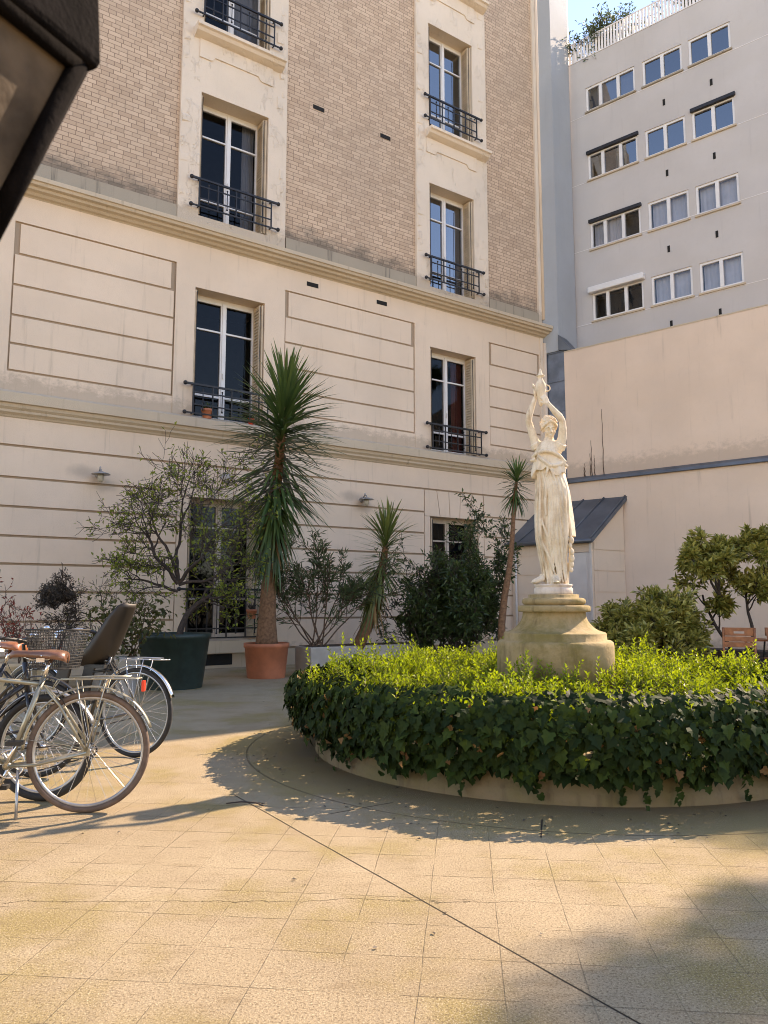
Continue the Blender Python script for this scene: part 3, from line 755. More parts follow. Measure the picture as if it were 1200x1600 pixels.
# roof terrace railing: flat white slats
mb = MB(); x = .12
while x < 6.9:
    mb.box(x, x + .062, .05, .065, 17.54, 18.24); x += .095
mb.box(.1, 6.9, .035, .05, 18.20, 18.235); mb.box(.1, 6.9, .066, .082, 17.60, 17.63)
mb.box(.68, .72, .0, .05, 17.52, 18.30)
mb.build('terrace_railing', M['slat'], gbd)
mb = MB(); mb.box(.1, 6.9, .0, .14, 17.522, 17.545); mb.build('roof_edge', M['stone_base'], gbd)

# far white building, its wall turned to the sun
a_ = Vector((5.2, 24.6, 0)); dv = Vector((.40, .917, 0))
wb = empty('white_tower_block', (7.86, 30.2, 0), 0, 'tall sunlit white building rising beyond the left end of the roof terrace', 'building')
mb = MB(); ang = math.atan2(dv.y, dv.x); m4 = Matrix.Rotation(ang, 4, 'Z')
mb.box(-9, 0, -0.0, 6, 0, 46, m4)
mb.build('wall', M['whitewall'], wb)
mb = MB(); mb.box(-9.1, .1, -.1, 6.1, 46, 46.4, m4); mb.build('parapet', M['stone_trim'], wb)

# unseen building added behind the viewer; its sunlit front bounces warm light
rb = empty('added_bounce_building', (-7.5, -13.5, 0), R(30), 'unseen sunlit cream apartment building added behind the viewer to bounce warm light', 'building')
ro = [(x, x + 1.3, z, z + 2.1) for x in (-9, -5.4, -1.8, 1.8, 5.4) for z in (1.2, 5.0, 8.8, 12.6)]
# face looks toward +Y of its own frame
mb = MB(); mb.slab(-11, 9, 0, 17, 0, 8, ro, .3); q = mb.build('wall', M['cream_bay'], rb, (0, 0, 0), PI)
mb = MB()
for a, b, z0, z1 in ro: mb.quad((a, .3, z0), (b, .3, z0), (b, .3, z1), (a, .3, z1))
mb.build('window_glass', M['glass'], rb, (0, 0, 0), PI)
mb = MB(); mb.box(-11, 9, .35, .5, .5, 16); mb.build('room', M['interior'], rb, (0, 0, 0), PI)
mb = MB(); mb.extrude_profile([(0, 4.2), (-.2, 4.15), (-.2, 4.0), (0, 3.9)], -11, 9); mb.build('string_course', M['stone_trim'], rb, (0, 0, 0), PI)

# ------------------------------------------------------------------ shed in the corner
DS = 1.35
sb = CB + WDIR * 2.30 - FDIR * DS
shd = empty('garden_shed', sb, WROT, 'small cream lean-to shed with a dark zinc roof in the courtyard corner', 'shed')
inv = Matrix.Rotation(-WROT, 4, 'Z')
fb = inv @ (FDIR * DS)          # vector from the front corner to the back corner, in shed frame
EZ, RZ = 2.86, 3.95
k = (-2.3 + .0)
mb = MB(); G = .012
for a, b in ((-2.2, -1.35),):
    zz = [0, .5, 1.0, 1.5, 2.0, 2.5, EZ - .06]
    for i in range(6): mb.slab(a, b, zz[i] + G, zz[i + 1] - G, -.02, 0)
mb.slab(-2.25, 0, 0, EZ - .05, 0, .1, [(-1.28, -.06, .0, 2.55)], .08)
# right hand side, scored, following the slope of the roof
L = fb.length; dirb = fb.normalized(); zz = [0, .52, 1.04, 1.56, 2.08, 2.6]
def sp(s_, z, o=0): p = dirb * s_; nrm = Vector((dirb.y, -dirb.x, 0)); return (p.x + nrm.x * o, p.y + nrm.y * o, z)
mb.add([sp(0, 0), sp(L - .1, 0), sp(L - .1, RZ - .16), sp(0, EZ - .08)], [(0, 1, 2, 3)])
for i in range(5): mb.add([sp(.06, zz[i] + G, .02), sp(L - .12, zz[i] + G, .02), sp(L - .12, zz[i + 1] - G, .02), sp(.06, zz[i + 1] - G, .02), sp(.06, zz[i] + G), sp(L - .12, zz[i] + G), sp(L - .12, zz[i + 1] - G), sp(.06, zz[i + 1] - G)], [(0, 1, 2, 3), (0, 4, 5, 1), (2, 6, 7, 3), (3, 7, 4, 0), (1, 5, 6, 2)])
mb.add([sp(.06, 2.6 + G, .02), sp(L - .12, 2.6 + G, .02), sp(L - .12, RZ - .18, .02), sp(.06, EZ - .05, .02), sp(.06, 2.6 + G), sp(L - .12, 2.6 + G), sp(L - .12, RZ - .18), sp(.06, EZ - .05)], [(0, 1, 2, 3), (0, 4, 5, 1), (2, 6, 7, 3)])
mb.build('wall', M['cream'], shd)
for x0, x1 in ((-1.27, -.675), (-.665, -.07)):
    mb = MB(); mb.box(x0, x1, .02, .06, .03, 2.54); 
    for (p0, p1) in ((.12, 1.15), (1.25, 2.42)):
        mb.box(x0 + .07, x1 - .07, .005, .019, p0, p1)
    d_ = mb.build('door', M['shedwhite'], shd)
mb = MB(); mb.tube([(-.70, -.02, 1.15), (-.70, -.05, 1.15), (-.70, -.05, 1.27), (-.70, -.02, 1.27)], .009, 6); mb.build('handle', M['iron'], d_)
mb = MB()
OV = .12
e0 = Vector((-2.7, -OV - .05, EZ)); e1 = Vector((.10, -OV - .02, EZ)); r1 = Vector((fb.x + .10, fb.y - .1, RZ + .06)); r0 = Vector((-2.3 + fb.x, fb.y - .1, RZ + .06))
th = Vector((0, 0, .10))
mb.add([e0, e1, r1, r0, e0 - th, e1 - th, r1 - th, r0 - th], [(0, 1, 2, 3), (4, 7, 6, 5), (0, 4, 5, 1), (1, 5, 6, 2), (2, 6, 7, 3), (3, 7, 4, 0)])
for f_ in (.02, .26, .50, .74, .98):
    p = e0.lerp(e1, f_); q = r0.lerp(r1, f_)
    mb.tube([p + Vector((0, 0, .02)), q + Vector((0, 0, .02))], .022, 6)
mb.build('roof', M['zinc_roof'], shd)
mb = MB(); mb.tube([e0 + Vector((0, -.05, -.05)), e1 + Vector((.0, -.05, -.05))], .045, 8); mb.build('gutter', M['zinc_roof'], shd)
mb = MB(); mb.tube([(-2.1, -.07, .1), (-2.1, -.07, EZ - .1)], .03, 8); mb.build('downpipe', M['shedwhite'], shd)
mb = MB(); mb.box(-.055, .0, -.022, .0, 0, EZ - .06); mb.build('corner_trim', M['shedwhite'], shd)

# ------------------------------------------------------------------ planter, plinth, statue
pl = empty('round_planter', CEN, 0, 'large round raised planter with a low moulded stone rim around the statue', 'planter')
mb = MB(); mb.lathe([(2.24, 0), (2.24, .07), (2.215, .09), (2.20, .15), (2.215, .19), (2.235, .21), (2.235, .265), (2.21, .29), (1.98, .30), (1.97, .2)], 120, cap=False)
q = mb.build('stone_rim', None, pl) if False else None
def stonemat(name, c, moss, dark, z0=None, amt=.6, scale=1.6):
    m, t, b = newmat(name); v = coord(t)
    a = ramp(t, noise_(t, v, scale, 7, .65), .40, .66)
    col = mixc(t, math_(t, 'MULTIPLY', a, amt), c, moss)
    st = ramp(t, noise_(t, coord(t, (7, 7, 1.2)), 1.3 if scale < 5 else 2.2, 6, .65), .50, .72)
    col = mixc(t, math_(t, 'MULTIPLY', st, .6), col, dark)
    f = noise_(t, v, 26, 5, .7)
    col = mixc(t, math_(t, 'MULTIPLY', ramp(t, f, .52, .72), .4), col, tuple(x * .6 for x in c))
    t.links.new(col, b.inputs['Base Color']); b.inputs['Roughness'].default_value = .9
    bump(t, b, math_(t, 'ADD', f, noise_(t, v, 7, 4)), .5, .012)
    return m
M['rim'] = stonemat('mossy_rim_stone', (.22, .165, .095), (.15, .13, .045), (.09, .065, .04))
M['plinth'] = stonemat('mossy_limestone', (.36, .265, .135), (.17, .13, .028), (.11, .075, .03), None, .85, 2.6)
M['marble'] = stonemat('weathered_statue_stone', (.78, .68, .53), (.60, .46, .29), (.30, .20, .11), None, .6, 7)
M['marble_base'] = stonemat('pale_base_stone', (.66, .58, .50), (.5, .40, .32), (.35, .26, .2), None, .5, 6)
mb.build('stone_rim', M['rim'], pl)
mb = MB(); mb.lathe([(1.975, .26), (1.2, .45), (.3, .55)], 48); mb.build('planting_soil', M['soil'], pl)

pt = empty('statue_plinth', (CEN.x, CEN.y, .28), 0, 'round moss stained stone plinth rising from the ivy under the statue', 'plinth')
prof = [(.540, 0), (.540, .62), (.535, .655), (.515, .672), (.478, .675), (.474, .735), (.468, .745), (.45, .75)]
for i in range(9):
    a = i / 8; prof.append((.45 - .158 * math.sin(a * PI / 2) ** .8, .75 + .18 * a ** 1.25))
prof += [(.292, .935), (.333, .938), (.337, .95), (.337, .985), (.325, .995), (.30, .997)]
for i in range(7):
    a = -PI / 2 + PI * i / 6; prof.append((.262 + .036 * math.cos(a), 1.033 + .034 * math.sin(a)))
prof += [(.236, 1.068), (.236, 1.095), (.228, 1.10)]
mb = MB(); mb.lathe(prof, 72); mb.build('moulded_shaft', M['plinth'], pt)

def statue():
    root = empty('statue', (CEN.x, CEN.y, 1.38), R(-12.3), 'pale stone statue of a draped woman raising a vase above her head', 'statue')
    mb = MB(); mb.lathe([(.178, 0), (.182, .012), (.182, .055), (.172, .062), (.168, .07), (.178, .078), (.178, .092), (.170, .096)], 40); mb.build('base', M['marble_base'], root)
    Z0 = 1.38
    b = MB()
    rings = [(1.47, .03, .128, .115), (1.53, .022, .125, .112), (1.62, .012, .126, .11), (1.75, .0, .138, .118), (1.86, -.004, .152, .126), (1.95, -.002, .163, .136), (2.10, .004, .170, .135),
             (2.25, .010, .172, .132), (2.38, .012, .168, .126), (2.47, .002, .152, .116), (2.55, -.02, .132, .102), (2.60, -.030, .118, .092), (2.66, -.034, .124, .098), (2.72, -.034, .132, .105),
             (2.78, -.030, .134, .098), (2.82, -.022, .126, .082), (2.85, -.012, .10, .065), (2.87, -.008, .06, .052), (2.90, -.003, .046, .046), (2.95, .0, .045, .045)]
    # interpolate finely
    fine = []
    for i in range(len(rings) - 1):
        a, c = rings[i], rings[i + 1]; k = max(1, int((c[0] - a[0]) / .018))
        for j in range(k):
            q = j / k; fine.append([a[m] + (c[m] - a[m]) * q for m in range(4)])
    fine.append(list(rings[-1]))
    n = 96; vs = []
    for z, cx, rx, ry in fine:
        am = max(0, min(1, (2.56 - z) / .25)); hem = max(0, min(1, (1.75 - z) / .3))
        for j in range(n):
            t = 2 * PI * j / n
            fold = (1 - abs(math.sin(t * 5.5 + .5 * math.sin(z * 3) + .6))) * .5 + (1 - abs(math.sin(t * 9 + z * .9))) * .35 + math.sin(t * 3 + z * 1.3) * .25
            d = 1 + am * (-.17 * (1 - min(1, abs(fold))) + .13 * fold - .03) * (1 + .5 * hem)
            # deep crease between the legs, bent knee on the viewer's left
            fa = (t - (1.5 * PI + .03 + .10 * math.sin((z - 1.5) * 2.5)) + PI) % (2 * PI) - PI
            if am > 0: d -= .38 * math.exp(-(fa / .12) ** 2) * min(1, max(0, (2.35 - z) / .3))
            fk = (t - 1.5 * PI + .75 + PI) % (2 * PI) - PI
            d += .17 * math.exp(-(fk / .38) ** 2) * math.exp(-((z - 2.0) / .22) ** 2)
            fh = (t - 1.5 * PI - .9 + PI) % (2 * PI) - PI
            d += .10 * math.exp(-(fh / .4) ** 2) * math.exp(-((z - 2.32) / .2) ** 2)
            # breast shaping
            for s_ in (-.5, .45):
                fb_ = (t - 1.5 * PI - s_ + PI) % (2 * PI) - PI
                d += .16 * math.exp(-(fb_ / .32) ** 2) * math.exp(-((z - 2.735) / .045) ** 2)
            vs.append((cx + rx * d * math.cos(t), ry * d * math.sin(t), z - Z0))
    k = len(fine)
    b.add(vs, [(i * n + j, i * n + (j + 1) % n, (i + 1) * n + (j + 1) % n, (i + 1) * n + j) for i in range(k - 1) for j in range(n)] + [tuple(reversed(range(n))), tuple(range((k - 1) * n, k * n))], True)
    # blouse folded over the girdle: flared, uneven hem
    n = 72; vs = []
    hemz = lambda t: 2.545 + .035 * math.sin(3 * t + 1) + .02 * math.sin(7 * t)
    for q, (rr, zf) in enumerate(((1.0, 0), (1.14, .0), (1.10, .4), (1.02, .75), (.94, 1.0))):
        for j in range(n):
            t = 2 * PI * j / n; zh = hemz(t); z = zh + (2.70 - zh) * zf
            rip = 1 + (.05 if q < 3 else .02) * math.sin(t * 11 + .8 * math.sin(t * 2)) + (.06 if q == 1 else 0) * abs(math.cos(t))
            rx = (.158 if q else .13) * rr * rip; ry = (.118 if q else .09) * rr * rip
            vs.append((-.018 + rx * math.cos(t), ry * math.sin(t), z - Z0))
    b.add(vs, [(i * n + j, i * n + (j + 1) % n, (i + 1) * n + (j + 1) % n, (i + 1) * n + j) for i in range(4) for j in range(n)] + [tuple(reversed(range(n))), tuple(range(4 * n, 5 * n))], True)
    # rolled neckline, sash knot and flaring sash ends
    b.tube([(-.19, -.03, 2.705 - Z0), (-.15, -.085, 2.725 - Z0), (-.06, -.125, 2.745 - Z0), (.02, -.125, 2.735 - Z0), (.10, -.09, 2.70 - Z0), (.16, -.02, 2.655 - Z0)], [.016, .02, .02, .02, .02, .014], 8)
    b.tube([(-.13, -.10, 2.70 - Z0), (-.06, -.135, 2.64 - Z0), (.0, -.135, 2.595 - Z0), (.06, -.12, 2.60 - Z0), (.13, -.06, 2.63 - Z0)], [.022, .018, .022, .018, .02], 8)
    for s0 in ((-.15, -.05, 2.68, -.215, -.04, 2.665), (.12, -.04, 2.64, .19, -.02, 2.60), (.10, -.05, 2.67, .175, -.03, 2.645)):
        b.tube([(s0[0], s0[1], s0[2] - Z0), (s0[3], s0[4], s0[5] - Z0)], [.03, .012], 8)
    def ringat(z):
        for i in range(len(rings) - 1):
            a, c = rings[i], rings[i + 1]
            if a[0] <= z <= c[0]:
                q = (z - a[0]) / (c[0] - a[0]); return [a[m] + (c[m] - a[m]) * q for m in range(4)]
        return rings[0]
    F = 1.5 * PI
    for t0, t1, za, zb_, rr in ((-.10, .28, 2.56, 1.50, .015), (.05, .62, 2.56, 1.49, .017), (.22, .95, 2.57, 1.49, .016), (.48, 1.2, 2.56, 1.50, .018), (.75, 1.45, 2.56, 1.52, .016), (-.22, -.02, 2.5, 1.62, .013), (-.45, -.35, 2.56, 2.12, .013), (-.80, -.62, 2.56, 1.62, .014),
                            (-1.1, -1.0, 2.56, 1.55, .015), (-.75, .10, 1.98, 1.56, .012), (-.55, .18, 2.10, 1.70, .011), (1.1, 1.7, 2.56, 1.5, .018), (-1.5, -1.4, 2.56, 1.5, .016), (.12, .40, 2.2, 1.5, .011)):
        pts = []; 
        for k_ in range(15):
            q = k_ / 14; z = za + (zb_ - za) * q; _, cx, rx, ry = ringat(z); t = F + t0 + (t1 - t0) * q ** 1.3 + .03 * math.sin(q * 9 + t0 * 5)
            dd = 1.0 + .17 * math.exp(-((t - F + .75) / .38) ** 2) * math.exp(-((z - 2.0) / .22) ** 2)
            pts.append((cx + rx * dd * math.cos(t), ry * dd * math.sin(t), z - Z0))
        b.tube(pts, [rr * (.45 + .75 * math.sin(PI * (.12 + .8 * k_ / 14))) for k_ in range(15)], 8)
    for a_, l_ in ((-.035, .10), (.03, .13)):
        b.tube([(a_ * .3 - .01, -.125, 2.59 - Z0), (a_, -.135, 2.59 - l_ * .5 - Z0), (a_ * 1.3, -.13, 2.59 - l_ - Z0)], [.018, .013, .006], 8)
    # back drapery at the viewer's right
    for q in range(5):
        o = q * .022
        b.tube([(.11 + o * .3, .02 + o, 2.58 - Z0), (.15 + o * .4, .02 + o * .9, 2.35 - Z0), (.175 + o * .45, .02 + o * .8, 2.12 - Z0), (.20 + o * .4, .01 + o * .7, 1.93 - Z0)], [.02, .026, .027, .022], 8)
    for p, r_ in (((.205, -.01, 1.89), .028), ((.19, -.02, 1.84), .022), ((.205, -.01, 1.78), .026), ((.20, 0, 1.72), .032), ((.205, .0, 1.66), .022), ((.198, .0, 1.61), .018)):
        b.ell((p[0], p[1], p[2] - Z0), (r_, r_, r_ * 1.35), 10, 6)
    b.tube([(.19, .0, 1.92 - Z0), (.195, .0, 1.75 - Z0), (.175, .0, 1.6 - Z0)], [.018, .018, .014], 6)
    b.tube([(.165, .02, 1.68 - Z0), (.155, .02, 1.475 - Z0)], [.012, .014], 6)
    # feet with toes
    for fx, fy, dx, dy in ((-.115, -.06, -.095, -.075), (.03, -.10, .0, -.095)):
        z = 1.485 - Z0
        b.tube([(fx, fy + .03, z + .075), (fx, fy, z + .045), (fx + dx * .55, fy + dy * .55, z + .022), (fx + dx, fy + dy, z + .01)], [.034, .036, .034, .022], 10, flat=.8)
        for t_ in range(5):
            o = (t_ - 2) * .0145; s_ = Vector((dy, -dx, 0)).normalized(); d_ = Vector((dx, dy, 0)).normalized()
            p = Vector((fx + dx * .85, fy + dy * .85, z + .006)) + s_ * o
            b.tube([p, p + d_ * (.04 - abs(t_ - 1) * .004)], [.0085, .0065], 6)
    # head: skull, jaw, face turned down and to the viewer's right
    HC = Vector((.0, -.01, 2.985 - Z0))
    Rm = (Matrix.Rotation(R(14), 3, 'Z') @ Matrix.Rotation(R(14), 3, 'X') @ Matrix.Rotation(R(-5), 3, 'Y'))
    def hp(x, y, z): return HC + Rm @ Vector((x, y, z))
    b.ell(HC + Rm @ Vector((0, .008, .028)), (.070, .086, .080), 20, 14, Rm)
    b.ell(HC + Rm @ Vector((0, -.022, -.035)), (.052, .058, .068), 18, 12, Rm)
    b.ell(HC + Rm @ Vector((0, -.062, -.088)), (.020, .018, .016), 10, 8, Rm)
    b.tube([hp(0, -.080, .008), hp(0, -.095, -.018), hp(0, -.103, -.036)], [.008, .011, .014], 8)
    b.tube([hp(-.018, -.080, -.062), hp(0, -.086, -.060), hp(.018, -.080, -.062)], [.004, .007, .004], 6)
    b.tube([hp(-.014, -.078, -.072), hp(0, -.083, -.073), hp(.014, -.078, -.072)], [.004, .007, .004], 6)
    b.tube([hp(-.046, -.064, .010), hp(-.028, -.080, .020), hp(-.008, -.082, .012)], .007, 6); b.tube([hp(.046, -.064, .010), hp(.028, -.080, .020), hp(.008, -.082, .012)], .007, 6)
    for s_ in (-1, 1):
        b.ell(hp(s_ * .026, -.068, -.004), (.014, .010, .009), 8, 6, Rm); b.ell(hp(s_ * .036, -.055, -.036), (.02, .016, .02), 8, 6, Rm)
        b.ell(hp(s_ * .068, .012, -.012), (.010, .018, .028), 8, 6, Rm)
    # arms (grown from the shoulders)
    def arm(pts, rad): b.tube([Vector((p[0], p[1], p[2] - Z0)) for p in pts], rad, 12)
    arm([(-.105, 0, 2.775), (-.150, -.005, 2.835), (-.172, -.015, 2.90), (-.198, -.03, 2.98), (-.222, -.045, 3.06), (-.212, -.05, 3.12), (-.185, -.05, 3.19), (-.157, -.045, 3.26), (-.146, -.04, 3.29)],
        [.055, .052, .046, .042, .036, .037, .033, .026, .022])
    arm([(.075, 0, 2.765), (.110, -.01, 2.81), (.135, -.03, 2.88), (.145, -.055, 2.96), (.138, -.085, 3.04), (.115, -.105, 3.075), (.07, -.11, 3.12), (.02, -.105, 3.18), (-.012, -.098, 3.22)],
        [.058, .056, .049, .044, .037, .036, .033, .026, .022])
    arm([(-.135, 0, 2.80), (-.158, -.01, 2.845)], [.064, .062]); arm([(.10, 0, 2.79), (.125, -.02, 2.835)], [.066, .064])
    # hands
    def hand(w_, d_, side, curl):
        w_ = Vector((w_[0], w_[1], w_[2] - Z0)); d_ = Vector(d_).normalized(); side = Vector(side); side = (side - d_ * side.dot(d_)).normalized(); nn = d_.cross(side)
        b.tube([w_ - d_ * .01, w_ + d_ * .03, w_ + d_ * .065], [.020, .031, .030], 10, flat=.55) if abs(side.x) > 2 else None
        for i, o in enumerate((-.021, -.007, .007, .021)):
            b.tube([w_ - d_ * .01 + side * o * .5, w_ + d_ * .03 + side * o, w_ + d_ * .068 + side * o * 1.1], [.012, .0125, .0105], 8)
            L = (.062, .072, .068, .052)[i]; p = w_ + d_ * .068 + side * o * 1.1
            p1 = p + d_ * L * .45 + nn * curl * .010; p2 = p1 + d_ * L * .33 + nn * curl * .020; p3 = p2 + d_ * L * .22 + nn * curl * .020
            b.tube([p, p1, p2, p3], [.0098, .009, .008, .0065], 8)
        q0 = w_ + d_ * .015 - side * .022; q1 = q0 + d_ * .028 - side * .020 + nn * curl * .012; q2 = q1 + d_ * .030 - side * .004 + nn * curl * .014
        b.tube([q0, q1, q2], [.0125, .0105, .008], 8)
    hand((-.146, -.04, 3.285), (.18, -.02, 1), (0, 1, 0), 1)
    hand((-.010, -.098, 3.215), (-.55, .05, .85), (.85, .1, .5), 1)
    b.v = [(x * .88, y, z) for x, y, z in b.v]
    o = b.build('figure', M['marble'], root)
    rm = o.modifiers.new('remesh', 'REMESH'); rm.mode = 'VOXEL'; rm.voxel_size = .0045; rm.use_smooth_shade = True
    sm = o.modifiers.new('smooth', 'SMOOTH'); sm.factor = .4; sm.iterations = 2
    dg = bpy.context.evaluated_depsgraph_get(); dg.update(); me = bpy.data.meshes.new_from_object(o.evaluated_get(dg)); o.modifiers.clear(); o.data = me
    # hair with curls, tied behind
    h = MB()
    h.ell(HC + Rm @ Vector((0, .022, .042)), (.080, .092, .080), 22, 14, Rm)
    r2 = random.Random(3)
    for i in range(95):
        th = r2.uniform(0, 2 * PI); ph = r2.uniform(-.25, 1.0)
        v = Vector((math.cos(th) * math.sqrt(1 - max(-.9, ph) ** 2) if abs(ph) < 1 else 0, math.sin(th) * math.sqrt(max(0, 1 - ph ** 2)), ph))
        if v.y < -.55 and v.z < .42: continue
        p = HC + Rm @ Vector((v.x * .082, .02 + v.y * .092, .040 + v.z * .078))
        s_ = r2.uniform(.013, .021); h.ell(p, (s_, s_, s_ * .8), 8, 6)
    h.ell(HC + Rm @ Vector((0, .115, .03)), (.04, .04, .04), 10, 8)
    for s_ in (-1, 1): h.tube([HC + Rm @ Vector((s_ * .01, -.072, .075)), HC + Rm @ Vector((s_ * .045, -.060, .05)), HC + Rm @ Vector((s_ * .072, -.02, .02)), HC + Rm @ Vector((s_ * .075, .03, -.01))], [.012, .016, .017, .016], 8)
    h.v = [(x * .90, y, z) for x, y, z in h.v]
    ho = h.build('hair', M['marble'], root)
    rm = ho.modifiers.new('remesh', 'REMESH'); rm.mode = 'VOXEL'; rm.voxel_size = .0048; rm.use_smooth_shade = True
    dg = bpy.context.evaluated_depsgraph_get(); dg.update(); me = bpy.data.meshes.new_from_object(ho.evaluated_get(dg)); ho.modifiers.clear(); ho.data = me
    vz = MB(); vz.lathe([(.012, -.19), (.02, -.17), (.034, -.12), (.048, -.05), (.051, 0), (.047, .035), (.030, .065), (.021, .085), (.022, .10), (.039, .108), (.040, .116), (.024, .122), (.018, .14), (.013, .16), (.012, .168), (.006, .18), (0.001, .185)], 28)
    vz.ring((.062, 0, -.01), .03, .006, 'y', 16, 6)
    v_ = vz.build('stone_vase', M['marble'], None, (0, 0, 0))
    p = Matrix.Rotation(R(-12.3), 4, 'Z') @ Vector((-.072, -.055, 3.39 - Z0))
    v_.location = (CEN.x + p.x, CEN.y + p.y, Z0 + p.z)
    tag(v_, 'slender lidded stone vase held high in the hands of the statue', 'vase')
statue()

# ------------------------------------------------------------------ vegetation builders
UP = Vector((0, 0, 1))
def rv(r=rnd): return Vector((r.gauss(0, 1), r.gauss(0, 1), r.gauss(0, 1))).normalized()
def ivy():
    r = random.Random(11); mb = MB()
    for i in range(13000):
        a = r.uniform(0, 2 * PI); q = r.random()
        lump = mnoise.noise(Vector((math.cos(a) * 3, math.sin(a) * 3, 0))) 
        if q < .80:
            hz = r.uniform(0, 1); low_ = .185 - .15 * mnoise.noise(Vector((math.cos(a) * 7, math.sin(a) * 7, 5))) + (-.09 if r.random() < .03 else 0) - .07 * max(0, mnoise.noise(Vector((math.cos(a) * 19, math.sin(a) * 19, 2))))
            z = low_ + (.66 - low_) * hz; rad = 2.29 + .17 * math.sin(min(1, hz) * PI * .75) + .06 * lump + r.uniform(-.07, .05)
        else:
            rad = r.uniform(1.75, 2.38); z = .62 - max(0, rad - 2.05) * .5 + .06 * lump + r.uniform(-.04, .05)
        p = CEN + Vector((math.cos(a) * rad, math.sin(a) * rad, z))
        out = Vector((math.cos(a), math.sin(a), 0))
        tilt = .45 if q < .72 else 1.6
        nr = (out + UP * tilt * r.uniform(.4, 1.3) + rv(r) * .45).normalized()
        d = (-UP * r.uniform(.5, 1) + out * .35 + rv(r) * .65); d = (d - nr * d.dot(nr))
        L = r.uniform(.035, .098)
        mb.leaf(p, d, nr, L, L * r.uniform(.8, 1.15), r.random() ** 2.4, r.uniform(0, .35), 2)
    for k in range(46):     # trailing runners
        a = r.uniform(0, 2 * PI); z = r.uniform(.18, .26); n = r.randrange(3, 8)
        for j in range(n):
            a += r.uniform(-.008, .012); z -= r.uniform(.018, .034)
            if z < .03: break
            out = Vector((math.cos(a), math.sin(a), 0)); p = CEN + out * (2.27 + r.uniform(0, .05)) + UP * z
            mb.leaf(p, -UP + rv(r) * .5, (out + rv(r) * .4).normalized(), r.uniform(.03, .06), r.uniform(.03, .06), r.random(), .2, 2)
    db = MB()
    for k in range(420):
        a = r.uniform(0, 2 * PI); z = r.uniform(.22, .66); rad = 2.36 + .1 * math.sin(z * 4); out = Vector((math.cos(a), math.sin(a), 0))
        db.leaf(CEN + out * rad + UP * z, -UP + rv(r) * .8, (out + rv(r) * .6).normalized(), r.uniform(.03, .07), r.uniform(.03, .06), r.random(), .4, 2 if k % 3 else 0)
    o = mb.build('ivy', M['l_ivy']); db.build('dead_leaves', M['l_dead'], o); tag(o, 'dark green ivy hanging over the planter rim', 'ivy', kind='stuff')
    st = MB()
    r = random.Random(5)
    mb = MB(); ns = 4300
    for i in range(ns):
        a = r.uniform(0, 2 * PI); rad = 2.34 * math.sqrt(r.uniform(.05, 1))
        if rad < .56: continue
        x, y = math.cos(a) * rad, math.sin(a) * rad
        lump = mnoise.noise(Vector((x * 1.3 + 9, y * 1.3, 0))) + .5 * mnoise.noise(Vector((x * 3 + 3, y * 3, 2)))
        zt = .62 - max(0, rad - 2.0) * (.35 if mnoise.noise(Vector((x * 2.3, y * 2.3, 7))) < .1 else -.15) + .17 * lump + .04 * (1 - rad / 2.15) + .10 * max(-1, min(1, y / 2))
        h = r.uniform(.12, .24) * (1.9 if r.random() < .06 else 1)
        if lump < -.35 and r.random() < .5: continue
        base = CEN + Vector((x, y, zt - .16)); dr = (UP + rv(r) * .65).normalized()
        tone0 = max(0, min(1, .36 + .6 * lump + r.uniform(-.4, .4)))
        n = int(h / .027)
        st.tube([base, base + dr * h], [.0028, .0012], 4, cap=False)
        for k in range(n):
            q = (k + 1) / n; p = base + dr * h * q
            for s_ in (0, 1):
                an = k * 1.57 + s_ * PI + r.uniform(-.4, .4)
                side = Vector((math.cos(an), math.sin(an), 0)); side = (side - dr * side.dot(dr)).normalized()
                d = side * r.uniform(.7, 1) + dr * (.35 + .9 * q * q)
                L = r.uniform(.038, .066) * (1 - .25 * q)
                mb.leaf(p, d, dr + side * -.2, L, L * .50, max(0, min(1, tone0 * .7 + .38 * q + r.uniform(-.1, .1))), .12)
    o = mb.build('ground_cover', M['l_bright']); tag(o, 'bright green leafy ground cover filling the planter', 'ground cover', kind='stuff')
    o2 = st.build('stems', M['bark'], o)
ivy()

def grow(mb, lv, p, d, L, rad, depth, r, P):
    """recursive branch; records leaf points in lv"""
    n = max(3, int(L / P['seg'])); pts = [p.copy()]; rads = [rad]; dd = d.copy(); dirs = [dd.copy()]
    for i in range(n):
        dd = (dd + rv(r) * P['wig'] + UP * P['up'] * (1 if depth else .4)).normalized()
        p = p + dd * (L / n); pts.append(p.copy()); rads.append(max(P['rmin'], rad * (1 - (i + 1) / n * P['taper']))); dirs.append(dd.copy())
    mb.tube(pts, rads, 6 if rad > .01 else 4, cap=False)
    if depth >= P['leafdepth']:
        for i in range(1, len(pts)): lv.append((pts[i], dirs[i], depth))
    if depth < P['depth']:
        nb = P['nb'][min(depth, len(P['nb']) - 1)]
        for k in range(nb):
            q = r.uniform(P['from'], 1); i = min(len(pts) - 1, max(1, int(q * n)))
            a = rv(r); a = (a - dirs[i] * a.dot(dirs[i])).normalized()
            nd = (dirs[i] * P['fwd'] + a * r.uniform(.6, 1.1)).normalized()
            if P.get('box'):
                pass
            grow(mb, lv, pts[i], nd, L * P['dl'] * r.uniform(.7, 1.25), max(P['rmin'], rads[i] * .62), depth + 1, r, P)
